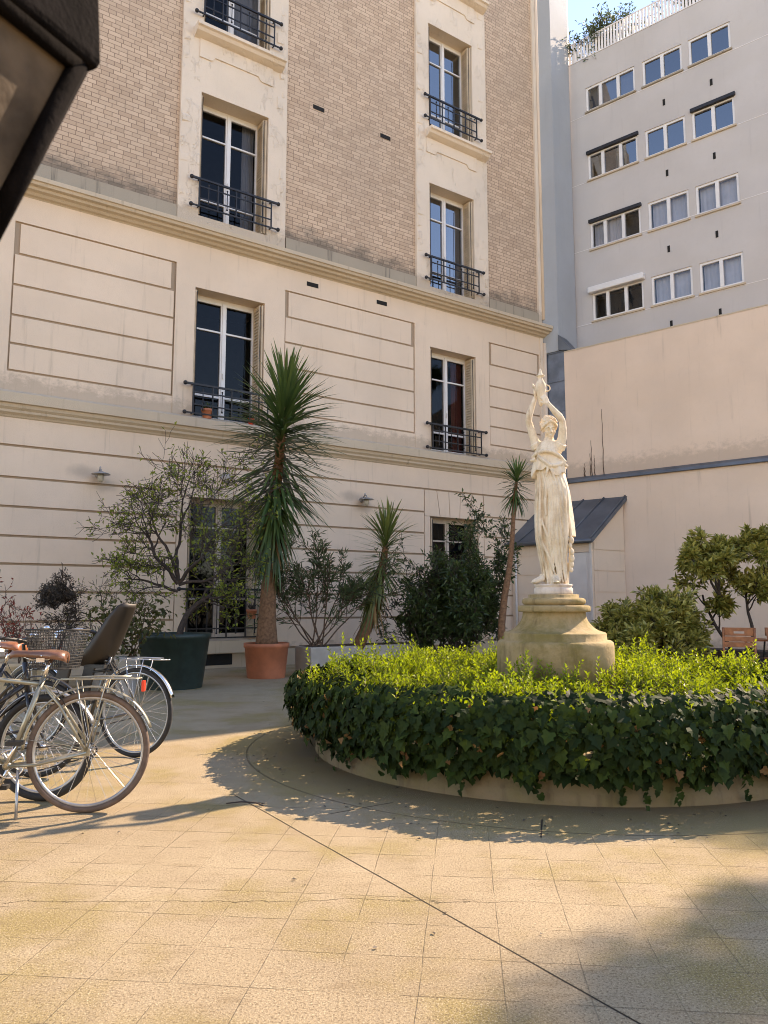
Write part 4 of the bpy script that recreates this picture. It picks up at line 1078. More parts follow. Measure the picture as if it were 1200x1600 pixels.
def shrub(name, label, cat, loc, stems, P, leaf, mbark, mleaf, seed, group=None):
    r = random.Random(seed); root = empty(name, loc, 0, label, cat, group)
    mb = MB(); lv = []
    for (p, d, L, rad) in stems: grow(mb, lv, Vector(p), Vector(d).normalized(), L, rad, 0, r, P)
    mb.build('branches', mbark, root)
    lm = MB()
    for p, d, dp in lv:
        for k in range(leaf['n'] if isinstance(leaf['n'], int) else (1 if r.random() < leaf['n'] else 0)):
            a = rv(r); dr = (d * leaf.get('fwd', .5) + a + UP * leaf.get('up', 0)).normalized()
            L = leaf['L'] * r.uniform(.65, 1.2); pp = p + a * leaf.get('spread', .02) * r.random()
            lm.leaf(pp, dr, (UP + rv(r) * .7).normalized(), L, L * leaf['w'], r.random(), leaf.get('bend', .15), leaf.get('shape', 0))
    lm.build('foliage', mleaf, root)
    return root
def pot(name, label, loc, rt, rb, h, mat, rim=.04, group=None, soil=True):
    root = empty(name, loc, 0, label, 'pot', group)
    mb = MB(); mb.lathe([(rb, 0), (rb * 1.01, .02), (rt * .955, h - rim * 1.6), (rt, h - rim * 1.4), (rt, h), (rt * .93, h), (rt * .91, h - .07)], 40, cap=False)
    mb.lathe([(rb, .0), (rb * .98, .005)], 40)
    mb.build('body', mat, root)
    if soil:
        mb = MB(); mb.lathe([(rt * .92, h - .06), (rt * .5, h - .035), (.01, h - .03)], 24); mb.build('soil', M['soil'], root)
    return root

def yucca(label, loc, trunk, rads, crown, seed, mleaf, group='yuccas along the facade'):
    """crown: (z_low, z_high, leaf length, count, width) along the trunk's last stretch"""
    r = random.Random(seed); root = empty('yucca', loc, 0, label, 'yucca', group)
    mb = MB(); mb.tube(trunk, rads, 14, cap=True); mb.build('trunk', M['bark_yucca'], root)
    lm = MB()
    for (a, b, LL, cnt, wd, top) in crown:
        a = Vector(a); b = Vector(b); ax = (b - a).normalized()
        for i in range(cnt):
            q = (i + r.random()) / cnt; p = a.lerp(b, q); an = i * 2.39996 + r.uniform(-.3, .3)
            s_ = Vector((math.cos(an), math.sin(an), 0)); s_ = (s_ - ax * s_.dot(ax)).normalized()
            # from hanging at the bottom to upright at the very top
            el = top[0] + (top[1] - top[0]) * (q ** top[2]) + r.uniform(-.16, .16)
            d = s_ * math.cos(el) + ax * math.sin(el)
            L = LL * r.uniform(.75, 1.1) * (1 - .18 * q)
            nrm = (ax * math.cos(el) - s_ * math.sin(el))
            lm.leaf(p, d, nrm, L, wd, max(0, min(1, q * .5 + r.uniform(0, .55))), r.uniform(.0, .12) + (.1 if q < .5 else 0), 1)
    lm.build('leaves', mleaf, root)
    dm = MB(); a, b, LL, cnt, wd, top = crown[0]; a = Vector(a); b = Vector(b)
    for i in range(int(cnt * .45)):
        p = a.lerp(b, r.uniform(-.12, .7)); an = r.uniform(0, 2 * PI); s_ = Vector((math.cos(an), math.sin(an), 0)); el = r.uniform(-1.5, -.9)
        dm.leaf(p, s_ * math.cos(el) + UP * math.sin(el), s_, LL * r.uniform(.4, .95), wd * .8, r.random(), r.uniform(-.1, .3), 1)
    dm.build('dead_leaves', M['l_dead'], root)
    return root

# big yucca in its terracotta pot
P1 = Vector((-2.07, 13.75, 0))
pot('terracotta_pot', 'wide terracotta pot holding the tallest yucca', P1, .40, .33, .60, M['terracotta'], .05)
yucca('tallest yucca with a long column of dark spiky leaves rising from the terracotta pot', P1 + Vector((0, 0, .54)),
      [(0, 0, 0), (0, 0, .12), (0, 0, .5), (.02, 0, 1.1), (.04, 0, 1.7), (.10, 0, 2.6), (.20, 0, 3.7), (.24, 0, 4.5)], [.21, .19, .155, .13, .115, .10, .08, .04],
      [((.05, 0, 1.9), (.12, 0, 2.8), 1.05, 230, .05, (-1.15, -.6, 1)), ((.12, 0, 2.7), (.20, 0, 3.9), 1.38, 350, .052, (-.45, .22, 1)), ((.20, 0, 3.7), (.25, 0, 4.5), 1.28, 230, .055, (.05, 1.3, 1.1))], 21, M['l_yucca'])
# trough with the second, leaning yucca and the oleander
P2 = Vector((-.25, 14.3, 0))
tr = empty('stone_trough', (-.55, 14.6, 0), FROT, 'long pale stone trough behind the planter holding oleander and a leaning yucca', 'planter')
mb = MB(); mb.box(-1.1, 1.1, -.3, .3, 0, .52); q = mb.build('body', M['pot_white'], tr); bevel(q, .02)
mb = MB(); mb.box(-1.04, 1.04, -.25, .25, .5, .53); mb.build('soil', M['soil'], tr)
yucca('shorter leaning yucca with pale upright spikes and a hanging skirt of old leaves', (-.30, 14.4, .5),
      [(-.18, 0, 0), (-.02, 0, .35), (.12, 0, .75), (.22, 0, 1.2), (.30, 0, 1.65), (.34, 0, 1.95)], [.12, .11, .09, .08, .07, .04],
      [((.08, 0, .75), (.26, 0, 1.45), .80, 150, .042, (-1.45, -1.1, 1)), ((.24, 0, 1.35), (.32, 0, 1.85), .75, 110, .04, (-.6, .2, 1)), ((.32, 0, 1.8), (.35, 0, 2.1), .85, 80, .045, (.4, 1.4, 1))], 22, M['l_yucca2'])
yucca('slim crooked yucca with one small green crown beside the shed', (2.24, 14.6, .0),
      [(-.05, 0, 0), (-.03, 0, .9), (.03, 0, 1.4), (.13, 0, 1.9), (.20, 0, 2.5), (.26, 0, 3.3), (.30, 0, 3.6)], [.085, .07, .065, .055, .045, .035, .03],
      [((.27, 0, 3.3), (.30, 0, 3.6), .50, 70, .032, (-1.0, .1, 1)), ((.30, 0, 3.58), (.31, 0, 3.7), .55, 60, .035, (.1, 1.4, 1))], 23, M['l_yucca'])

# green tub with the crooked, half bare tree
P3 = Vector((-3.27, 12.15, 0))
pot('green_tub', 'huge dark green plastic tub holding the crooked tree', P3, .565, .44, .83, M['pot_green'], .05)
base = P3 + Vector((.08, 0, .78))
PT = dict(seg=.11, wig=.33, up=.05, taper=.55, rmin=.0035, leafdepth=2, depth=4, nb=(5, 4, 4, 3), dl=.60, fwd=.75)
PT['from'] = .3
shrub('crooked_tree', 'crooked half bare tree with dark twisting branches and small spring leaves in the green tub', 'tree', base,
      [((0, 0, 0), (-.05, 0, 1), .90, .056), ((-.05, 0, .82), (-.8, -.1, .75), 1.15, .036), ((-.05, 0, .84), (-.35, .1, 1), 1.5, .034), ((-.05, 0, .82), (.55, -.1, .95), 1.35, .032), ((-.04, 0, .80), (.95, 0, .55), 1.25, .028), ((-.05, 0, .7), (-.9, -.2, .3), .85, .028), ((-.05, 0, .86), (.05, .1, 1.2), 1.2, .030)],
      PT, dict(n=.42, L=.075, w=.5, spread=.05), M['bark_dark'], M['l_spring'], 31, 'shrubs and trees along the facade')
# lollipop shrub
PL = dict(seg=.06, wig=.25, up=.06, taper=.6, rmin=.003, leafdepth=1, depth=3, nb=(7, 5, 4), dl=.55, fwd=.8)
PL['from'] = .35
P4 = Vector((-5.05, 11.9, 0))
pot('clay_pot', 'beige clay pot behind the bicycles holding the round headed shrub', P4, .24, .18, .42, M['pot_beige'])
shrub('standard_shrub', 'small round headed shrub with grey brown leaves on a thin bare stem', 'shrub', P4 + Vector((0, 0, .38)),
      [((0, 0, 0), (0, 0, 1), .85, .024)] + [((0, 0, .82), (math.cos(a) * .9, math.sin(a) * .9, 1), .30, .012) for a in (0, 1.0, 2.1, 3.1, 4.2, 5.3)] + [((0, 0, .82), (.1, 0, 1), .42, .012)],
      PL, dict(n=1, L=.05, w=.4, spread=.03), M['bark_dark'], M['l_grey'], 32, 'shrubs and trees along the facade')
# sparse shrub between
PS = dict(seg=.08, wig=.32, up=.04, taper=.6, rmin=.003, leafdepth=1, depth=3, nb=(4, 4, 3), dl=.6, fwd=.8)
PS['from'] = .3
P5 = Vector((-4.45, 12.4, 0))
pot('pale_pot', 'pale pot behind the child seat holding the sparse shrub', P5, .24, .19, .45, M['pot_white'])
shrub('sparse_shrub', 'thin sparse shrub with wiry branches and few yellow green leaves', 'shrub', P5 + Vector((0, 0, .4)),
      [((0, 0, 0), (0, 0, 1), .55, .018), ((0, 0, .5), (-.8, 0, .5), .7, .012), ((0, 0, .5), (.8, 0, .7), .7, .012), ((0, 0, .5), (.1, 0, 1), .7, .012)],
      PS, dict(n=.35, L=.05, w=.45, spread=.03), M['bark_dark'], M['l_spring'], 33, 'shrubs and trees along the facade')
# hanging vine pot beside the tub
P6 = Vector((-3.62, 11.0, 0))
pot('white_pot', 'tall white pot in front of the drooping vine', P6, .17, .13, .55, M['pot_white'])
PV = dict(seg=.08, wig=.2, up=-.09, taper=.5, rmin=.003, leafdepth=0, depth=2, nb=(4, 2), dl=.6, fwd=.9)
PV['from'] = .2
shrub('drooping_vine', 'drooping climber with wilting dark leaves hanging beside the green tub', 'vine', P6 + Vector((.05, .08, .5)),
      [((0, 0, 0), (math.cos(a) * .5, math.sin(a) * .5, 1.1), .72, .010) for a in (0, .9, 1.9, 2.8, 3.9, 5.1)],
      PV, dict(n=2, L=.085, w=.7, spread=.04, up=-.8), M['bark'], M['l_vine'], 34, 'shrubs and trees along the facade')
P7 = Vector((-4.95, 10.6, 0))
pot('brown_pot', 'pot at the far left edge holding the red leaved shrub', P7, .25, .2, .5, M['pot_beige'])
shrub('red_shrub', 'bare red twigged shrub with a few red leaves at the left edge', 'shrub', P7 + Vector((0, 0, .45)),
      [((0, 0, 0), (.6, 0, 1), .65, .010), ((0, 0, 0), (.2, 0, 1), .75, .010), ((0, 0, 0), (-.3, 0, 1), .8, .010), ((0, 0, 0), (.9, -.2, .6), .5, .008)],
      PS, dict(n=.45, L=.07, w=.4, spread=.02), M['l_red'] if False else M['bark'], M['l_red'], 35, 'shrubs and trees along the facade')
# oleander in the trough
PO = dict(seg=.12, wig=.12, up=.05, taper=.6, rmin=.004, leafdepth=1, depth=2, nb=(6, 4), dl=.42, fwd=1.1)
PO['from'] = .35
shrub('oleander', 'wide spreading oleander with long narrow grey green leaves in the stone trough', 'shrub', (-1.20, 14.1, .5),
      [((rnd.uniform(-.1, .1), rnd.uniform(-.08, .08), 0), (math.cos(a) * s_, math.sin(a) * s_ * .5, 1), rnd.uniform(1.2, 1.7), .016) for a, s_ in ((3.3, .9), (3.0, .6), (2.6, .5), (.2, .5), (6.1, .8), (.5, .9), (3.9, .35), (1.5, .2), (5.4, .35), (.1, 1.1), (3.1, 1.1))],
      PO, dict(n=3, L=.15, w=.16, spread=.02, fwd=1.1), M['bark'], M['l_olive'], 36, 'shrubs and trees along the facade')
PB = dict(seg=.12, wig=.16, up=.05, taper=.6, rmin=.004, leafdepth=1, depth=3, nb=(6, 4, 3), dl=.42, fwd=.9)
PB['from'] = .25
shrub('thin_shrub', 'thin dark stemmed shrub between the leaning yucca and the dense bush', 'shrub', (.85, 15.0, .1),
      [((0, 0, 0), (math.cos(a) * s_, math.sin(a) * s_ * .4, 1), l_, .018) for a, s_, l_ in ((3.1, .35, 1.6), (2.6, .2, 1.9), (.1, .3, 1.9), (.3, .6, 1.4), (3.2, .6, 1.2))],
      PB, dict(n=1, L=.085, w=.45, spread=.04), M['bark_dark'], M['l_dark'], 37, 'shrubs and trees along the facade')
shrub('dense_bush', 'dense dark green bush growing in front of the second ground floor window', 'bush', (1.42, 15.1, .0),
      [((rnd.uniform(-.25, .25), rnd.uniform(-.15, .15), .1), (math.cos(a) * s_, math.sin(a) * s_ * .5, 1), l_, .02) for a, s_, l_ in ((0, .30, 1.6), (3.1, .30, 1.5), (.2, .5, 1.5), (3.3, .45, 1.4), (1.5, .2, 2.2), (5, .3, 1.6), (.6, .2, 2.5), (0, .45, 1.2), (3.1, .5, 1.1), (4.2, .5, 1.2), (5.6, .4, 1.3), (4.7, .3, 1.4), (3.0, .25, 2.1))],
      dict(PB, nb=(9, 5, 4)), dict(n=2, L=.115, w=.38, spread=.06), M['bark_dark'], M['l_dark'], 38, 'shrubs and trees along the facade')
# right side
PR = dict(seg=.12, wig=.2, up=.05, taper=.6, rmin=.005, leafdepth=2, depth=3, nb=(6, 5, 4), dl=.48, fwd=.8)
PR['from'] = .35
shrub('laurel_bush', 'low rounded laurel bush with yellow green leaves left of the wooden chair', 'bush', (4.62, 13.6, .0),
      [((rnd.uniform(-.3, .3), rnd.uniform(-.2, .2), .1), (math.cos(a) * s_, math.sin(a) * s_, 1), l_, .022) for a, s_, l_ in ((0, 1.0, .95), (.5, .5, 1.05), (3.1, .8, .95), (2.6, .4, 1.1), (1.5, .3, 1.12), (4.6, .5, .95), (5.4, .9, .9), (3.8, .9, .9), (0.1, 1.2, .8), (3.2, 1.1, .75), (4.4, .9, .8), (5.2, .2, 1.0))],
      dict(PR, nb=(8, 5, 4)), dict(n=3, L=.13, w=.38, spread=.05, fwd=.9), M['bark_dark'], M['l_laurel'], 39, 'shrubs against the cream wall')
shrub('laurel_tree', 'taller open laurel shrub with forked dark trunks behind the wooden chairs', 'tree', (6.55, 14.3, .0),
      [((0, 0, .05), (-.28, 0, 1), 1.6, .045), ((.02, 0, .05), (.35, 0, 1), 1.5, .045), ((-.35, 0, 1.45), (-.3, .1, 1), .95, .032), ((-.3, 0, 1.4), (-1.1, -.2, 1.0), .95, .028), ((.35, 0, 1.3), (.8, 0, .9), 1.1, .03), ((.36, 0, 1.3), (.2, -.2, 1), 1.1, .03), ((-.35, 0, 1.4), (.15, 0, 1), 1.1, .03)],
      dict(PR, nb=(5, 5, 4), dl=.42, **{'from': .55}), dict(n=3, L=.15, w=.40, spread=.05, fwd=.9), M['bark_dark'], M['l_laurel'], 40, 'shrubs against the cream wall')
# dark low hedge trough along the wall
hd = empty('low_planting_box', (6.4, 15.0, 0), WROT, 'dark low planting box against the foot of the cream wall', 'planter')
mb = MB(); mb.box(-2.6, 3, -.25, .35, 0, .42); q = mb.build('body', M['bark_dark'], hd); bevel(q, .02)
# roof terrace plants
PG = dict(seg=.1, wig=.3, up=.06, taper=.6, rmin=.006, leafdepth=0, depth=2, nb=(6, 4), dl=.55, fwd=.7)
PG['from'] = .2
g0 = GB
def gpt(u, y, z): return GB + WDIR * u - WNV * y + Vector((0, 0, z))
shrub('terrace_shrub', 'wispy pale flowering shrub behind the left part of the white roof railing', 'shrub', gpt(1.55, .8, 17.5),
      [((0, 0, 0), (math.cos(a) * .6, math.sin(a) * .4, 1), 1.35, .02) for a in (0, 1.2, 2.5, 3.3, 4.4, 5.5)], dict(PG, nb=(9, 5)), dict(n=2, L=.12, w=.4, spread=.06), M['bark_dark'], M['l_olive'], 41, 'plants on the roof terrace')
shrub('terrace_shrub', 'dark dense shrub behind the right part of the white roof railing', 'shrub', gpt(4.0, .75, 17.5),
      [((k * .25, 0, 0), (math.cos(a) * .3, math.sin(a) * .3, 1), 1.3, .02) for k, a in enumerate((3, 1.2, 2.5, 3.3, 4.4, 5.5))], dict(PG, nb=(9, 5)), dict(n=4, L=.12, w=.45, spread=.08), M['bark_dark'], M['l_dark'], 42, 'plants on the roof terrace')
# unseen trees added beyond the wall so a crown shades the near paving
def shade_tree(loc, hz, cr, seed, label):
    r = random.Random(seed); root = empty('added_shade_tree', loc, 0, label, 'tree')
    mb = MB(); mb.tube([(0, 0, 0), (.05, 0, hz * .4), (0, .1, hz * .8), (0, 0, hz)], [.16, .13, .09, .04], 10)
    for k in range(9):
        a = k * .7; mb.tube([(0, 0, hz * .7 + k * .08), (math.cos(a) * cr * .5, math.sin(a) * cr * .5, hz + .3), (math.cos(a) * cr * .9, math.sin(a) * cr * .9, hz + .7 * math.sin(k))], [.05, .03, .012], 6)
    mb.build('trunk', M['bark_dark'], root)
    lm = MB()
    cl = [(Vector((r.gauss(0, .45) * cr, r.gauss(0, .45) * cr, hz + r.gauss(0, .22) * cr)), r.uniform(.25, .55)) for _ in range(34)]
    for i in range(13000):
        c, s_ = cl[r.randrange(len(cl))]; p = c + rv(r) * s_ * r.random() ** .5
        lm.leaf(p, rv(r), (UP + rv(r)).normalized(), .11, .07, r.random())
    lm.build('crown', M['l_dark'], root)
shade_tree((14.2, 12.05, 0), 11.3, 1.45, 51, 'unseen leafy tree added beyond the cream wall to shade the right of the near paving')
shade_tree((15.6, 14.2, 0), 11.6, 1.1, 52, 'smaller unseen leafy tree added further beyond the cream wall')

# ------------------------------------------------------------------ wall lamps
def wall_lamp(u, z, label, parts=True):
    root = empty('wall_lamp', fpt(u, -.03, z), FROT, label, 'lamp', 'lamps on the ground floor facade')
    mb = MB(); mb.lathe([(.055, 0), (.06, .02), (.03, .04), (.03, .05)], 16); mb.v = [(x, -zz, y) for x, y, zz in mb.v]
    mb.tube([(0, -.03, .0), (0, -.10, .06), (0, -.16, .10), (0, -.22, .08), (0, -.22, .03)], .014, 8); mb.ell((0, -.16, .12), (.018, .018, .03), 8, 6)
    mb.build('bracket', M['lampmetal'], root)
    mb = MB(); mb.lathe([(.03, .05), (.06, .035), (.165, .0), (.17, -.012), (.06, -.008), (.05, -.01)], 28, (0, -.22, 0)); mb.build('shade', M['lampmetal'], root)
    mb = MB(); mb.lathe([(.052, -.012), (.06, -.06), (.055, -.12), (.03, -.155), (.002, -.16)], 20, (0, -.22, 0)); mb.build('globe', M['lampglass'], root)
    return root
def soot(u, z, flip):
    pass
wall_lamp(-2.98, 3.68, 'grey disc shaded wall lamp on the cream wall left of the crooked tree')
wall_lamp(2.92, 3.66, 'grey disc shaded wall lamp between the big yucca and the leaning yucca')
def wall_fitting():
    root = empty('bulkhead_light', fpt(-.42, -.032, 3.86), FROT, 'small round white bulkhead light above the ground floor door', 'lamp')
    mb = MB(); mb.lathe([(.11, 0), (.115, .02), (.10, .05), (.08, .06)], 24); mb.v = [(x, -zz, y) for x, y, zz in mb.v]; mb.build('housing', M['lampmetal'], root)
    mb = MB(); mb.ell((0, -.06, 0), (.08, .05, .08), 16, 10); mb.build('cover', M['pot_white'], root)
wall_fitting()

# flower pots on the balconies
def flowerpot(label, loc, r_, h, mk='terracotta', lf='l_dark'):
    root = empty('flower_pot', loc, 0, label, 'flower pot', 'flower pots on the balconies')
    mb = MB(); mb.lathe([(r_ * .7, 0), (r_ * .95, h * .75), (r_, h * .76), (r_, h), (r_ * .85, h), (r_ * .8, h * .8)], 20, cap=False); mb.lathe([(r_ * .7, 0), (r_ * .69, .002)], 20)
    mb.lathe([(r_ * .85, h * .85), (.002, h * .88)], 16)
    mb.build('body', M[mk], root)
    lm = MB(); r = random.Random(int(h * 999))
    for i in range(40): lm.leaf(Vector((r.uniform(-.03, .03), r.uniform(-.03, .03), h * .9)), (UP + rv(r) * .7), rv(r), r.uniform(.08, .2), .02, r.random(), .2, 1)
    lm.build('plant', M[lf], root)
flowerpot('terracotta flower pot behind the left end of the first floor railing', fpt(-.88, -.07, 5.045), .12, .20)
flowerpot('orange brown flower pot hung on the ground floor railing beside the big yucca', fpt(.12, -.25, .98), .11, .19, 'terracotta', 'l_grey')
flowerpot('small red flower pot behind the yucca leaves on the first floor railing', fpt(.10, -.07, 5.045), .07, .14, 'red_refl')

# ------------------------------------------------------------------ garden chairs
def chair():
    root = empty('garden_chair', (5.42, 11.9, 0), R(-28), 'wooden slatted folding garden chair right of the laurel bush', 'chair', 'wooden garden chairs')
    for s_ in (-1, 1):
        mb = MB(); mb.tube([(s_ * .22, -.22, 0), (s_ * .22, .0, .45), (s_ * .22, .12, .92)][::1], .018, 4); mb.build('leg', M['wood'], root)
        mb = MB(); mb.tube([(s_ * .19, .22, 0), (s_ * .19, -.2, .46)], .017, 4); mb.build('leg', M['wood'], root)
    mb = MB()
    for k in range(7): mb.box(-.2, .2, -.22 + k * .062, -.17 + k * .062, .44, .46)
    mb.build('seat', M['wood'], root)
    mb = MB()
    for z0_, z1_ in ((.625, .70), (.71, .785)):
        yy = .0 + (z0_ - .45) / .47 * .12; mb.box(-.215, .215, yy - .012 + .02, yy + .012 + .02, z0_, z1_)
    yy = .115
    mb.box(-.215, -.075, yy - .0, yy + .024, .795, .92); mb.box(.075, .215, yy, yy + .024, .795, .92); mb.box(-.075, .075, yy, yy + .024, .795, .83); mb.box(-.075, .075, yy, yy + .024, .865, .92)
    mb.build('backrest', M['wood'], root)
    return root
ch = chair()
ch2 = copy_tree(ch); ch2.location = (6.15, 12.0, 0); ch2.rotation_euler.z = R(20); ch2['label'] = 'wooden slatted garden chair cut off at the right edge of the view'
gt = empty('garden_table', (5.9, 12.5, 0), 0, 'small folding garden table between the two wooden chairs', 'table')
mb = MB(); mb.box(-.3, .3, -.3, .3, .70, .725); q = mb.build('top', M['wood'], gt)
for sx in (-1, 1):
    mb = MB(); mb.tube([(sx * .26, -.26, 0), (sx * -.02, .22, .70)], .014, 6); mb.tube([(sx * .26, .26, 0), (sx * .1, -.22, .70)], .014, 6); mb.build('leg', M['iron'], gt)

# ------------------------------------------------------------------ bicycles
def spokes(c, Rr, n=32, hub=.02, side=.03):
    mb = MB()
    for i in range(n):
        a = 2 * PI * i / n; s_ = side if i % 2 else -side; off = .55 * (1 if (i // 2) % 2 else -1)
        mb.tube([(c[0] + hub * math.cos(a + off * 2), c[1] + s_, c[2] + hub * math.sin(a + off * 2)), (c[0] + Rr * math.cos(a), c[1], c[2] + Rr * math.sin(a))], .0013, 4, cap=False)
    return mb
def wheel(root, x, Rw, tw, tyre, dynamo=True):
    c = (x, 0, Rw)
    mb = MB(); mb.tube([(x, -.045, Rw), (x, -.035, Rw), (x, .035, Rw), (x, .045, Rw)], [.012, .022, .022, .012], 14); mb.tube([(x, -.006, Rw), (x, .006, Rw)], .018, 12)
    w_ = mb.build('wheel', M['chrome'], root)
    mb = MB(); mb.ring(c, Rw - tw, tw, 'y', 64, 10); mb.build('tyre', tyre, w_)
    mb = MB(); mb.ring(c, Rw - tw * 2.1, .012, 'y', 64, 8, flat=.9); mb.build('rim', M['alu'], w_)
    spokes(c, Rw - tw * 2.2).build('spokes', M['chrome'], w_)
    return w_
def saddle(root, x, z, mat):
    mb = MB(); n = 12
    prof = [(-.135, .02, -.045), (-.13, .075, -.012), (-.10, .085, 0), (-.05, .075, .004), (0, .045, 0), (.06, .027, -.002), (.12, .021, .0), (.145, .014, -.008), (.152, .004, -.02)]
    vs = []
    for px_, w_, dz in prof:
        px_ *= 1.22; w_ *= 1.1
        for j in range(n + 1):
            a = PI * j / n; cx_ = math.cos(a); sn = math.sin(a)
            vs.append((x + px_, w_ * cx_ * 1.0, z + dz - .055 * (1 - sn ** .6) * (.6 + w_ * 5)))
    mb.add(vs, [(i * (n + 1) + j, i * (n + 1) + j + 1, (i + 1) * (n + 1) + j + 1, (i + 1) * (n + 1) + j) for i in range(len(prof) - 1) for j in range(n)], True)
    s_ = mb.build('saddle', mat, root)
    so = s_.modifiers.new('thick', 'SOLIDIFY'); so.thickness = .006
    mb = MB()
    for sy in (-1, 1): mb.tube([(x + .13, sy * .008, z - .03), (x + .05, sy * .02, z - .06), (x - .05, sy * .022, z - .06), (x - .12, sy * .03, z - .03)], .0035, 6)
    mb.box(x - .03, x + .02, -.025, .025, z - .075, z - .05)
    mb.build('rails', M['chrome'], s_)
    mb = MB()
    for sy in (-1, 1):
        for q, zz in ((-.105, -.035), (-.02, -.035)): mb.ell((x + q, sy * .083 if q < -.05 else sy * .062, z + zz), (.006, .004, .006), 8, 6)
    mb.build('rivets', M['chrome'], s_)
def fender(root, x, Rw, r, w, a0, a1, mat, stays=True):
    mb = MB(); n = 30; vs = []
    for i in range(n + 1):
        a = a0 + (a1 - a0) * i / n
        for j in range(7):
            t = -1 + j / 3; rr = r + .012 * math.sqrt(max(0, 1 - t * t * .95)); vs.append((x + rr * math.cos(a), w * t, Rw + rr * math.sin(a)))
    mb.add(vs, [(i * 7 + j, i * 7 + j + 1, (i + 1) * 7 + j + 1, (i + 1) * 7 + j) for i in range(n) for j in range(6)], True)
    if stays:
        aa = a0 + (a1 - a0) * .93 if abs(math.cos(a1)) > .3 else a1
        for sy in (-1, 1): mb.tube([(x, sy * .05, Rw), (x + r * math.cos(aa), sy * w, Rw + r * math.sin(aa))], .0025, 5)
    o = mb.build('mudguard', mat, root); so = o.modifiers.new('thick', 'SOLIDIFY'); so.thickness = .003
def bicycle(label, loc, rz, Rw=.365, frame='frame_olive', tyre='rubber', tw=.019, fend='alu', sad='leather', rack=True, basket=False, stepthru=False, child=False, lean=0, grips='plastic_black', fork_c=None, refl=True):
    root = empty('bicycle', loc, rz, label, 'bicycle', 'bicycles parked at the left')
    root.rotation_euler = (lean, 0, rz)
    WBs = 1.10; FR = M[frame]
    wheel(root, 0, Rw, tw, M[tyre]); wheel(root, WBs, Rw, tw, M[tyre])
    bb = Vector((.475, 0, .30)); st = Vector((.295, 0, .83)); ht = Vector((.93, 0, .90)); hb = Vector((.965, 0, .70)); 
    mb = MB()
    mb.tube([bb, st], .0165, 12)
    if stepthru: mb.tube([st.lerp(bb, .45), Vector((.62, 0, .52)), hb.lerp(ht, .3)], .016, 12)
    else: mb.tube([st - Vector((-.01, 0, .04)), ht - Vector((0, 0, .03))], .0145, 12)
    mb.tube([bb, hb], .0175, 12); mb.tube([ht, hb], .020, 12); mb.tube([bb - Vector((0, .035, 0)), bb + Vector((0, .035, 0))], .023, 12)
    for sy in (-1, 1):
        mb.tube([bb + Vector((-.02, sy * .03, 0)), (.30, sy * .045, .305), (0, sy * .062, Rw)], .0105, 8)
        mb.tube([st + Vector((-.005, sy * .012, -.05)), (.18, sy * .04, .66), (0, sy * .062, Rw)], .0085, 8)
        mb.box(-.02, .03, sy * .062 - .004, sy * .062 + .004, Rw - .02, Rw + .025)
    mb.tube([(.17, -.042, .64), (.17, .042, .64)], .006, 6)
    mb.build('frame', FR, root)
    mb = MB()
    for sy in (-1, 1): mb.tube([hb + Vector((.004, sy * .028, -.01)), (1.0, sy * .042, .60), (1.05, sy * .05, Rw + .08), (WBs, sy * .052, Rw)], [.012, .011, .009, .008], 8)
    mb.tube([hb + Vector((.004, -.03, -.012)), hb + Vector((.004, .03, -.012))], .014, 8)
    mb.build('fork', FR, root)
    if not child: mb = MB(); mb.tube([st, st + (st - bb).normalized() * .12], .0125, 10); mb.build('seat_post', M['chrome'], root)
    s0 = st + (st - bb).normalized() * .14
    if not child: saddle(root, s0.x + .07, s0.z + .04, M[sad])
    mb = MB(); q = ht + (ht - hb).normalized() * .12; mb.tube([ht, q, q + Vector((.05, 0, .01))], .012, 8)
    mb.tube([(q.x - .16, -.29, q.z + .02), (q.x - .05, -.26, q.z + .05), (q.x + .05, -.13, q.z + .03), (q.x + .05, 0, q.z + .01), (q.x + .05, .13, q.z + .03), (q.x - .05, .26, q.z + .05), (q.x - .16, .29, q.z + .02)], .011, 8)
    hbo = mb.build('handlebar', M['chrome'] if frame != 'frame_black' else M['plastic_black'], root)
    for sy in (-1, 1):
        mb = MB(); mb.tube([(q.x - .19, sy * .295, q.z + .015), (q.x - .07, sy * .265, q.z + .045)], .017, 10); mb.build('grip', M[grips], hbo)
        mb = MB(); mb.tube([(q.x - .03, sy * .24, q.z + .045), (q.x - .01, sy * .28, q.z + .01), (q.x - .13, sy * .30, q.z - .02)], .006, 6); mb.build('brake_lever', M['chrome'], hbo)
    mb = MB(); mb.lathe([(.001, .03), (.02, .025), (.03, .01), (.031, 0)], 16, (q.x, .12, q.z + .05)); mb.build('bell', M['chrome'], hbo)
    mb = MB()
    for sy in (-1, 1):
        mb.tube([(q.x - .02, sy * .24, q.z + .045), (q.x + .10, sy * .16, q.z + .09), (q.x + .12, sy * .05, q.z - .02), (ht.x + .02, sy * .022, ht.z - .06), (.80, sy * .02, .66 if sy > 0 else .60), (.52, sy * .02, .40)], .0032, 5)
    mb.tube([(st.x + .02, .02, st.z - .05), (st.x - .04, .03, st.z + .01), (.17, .03, .70), (.15, .03, .66)], .003, 5)
    mb.build('cables', M['rubber'], root)
    # crank set
    mb = MB(); mb.ring((bb.x, -.05, bb.z), .085, .006, 'y', 36, 6)
    for k in range(5): a = k * 2 * PI / 5; mb.tube([(bb.x, -.05, bb.z), (bb.x + .085 * math.cos(a), -.05, bb.z + .085 * math.sin(a))], .005, 5)
    ca = R(-65)
    for sy, an in ((-1, ca), (1, ca + PI)): mb.tube([(bb.x, sy * .065, bb.z), (bb.x + .165 * math.cos(an), sy * .08, bb.z + .165 * math.sin(an))], [.013, .010], 8)
    cr = mb.build('crankset', M['chrome'], root)
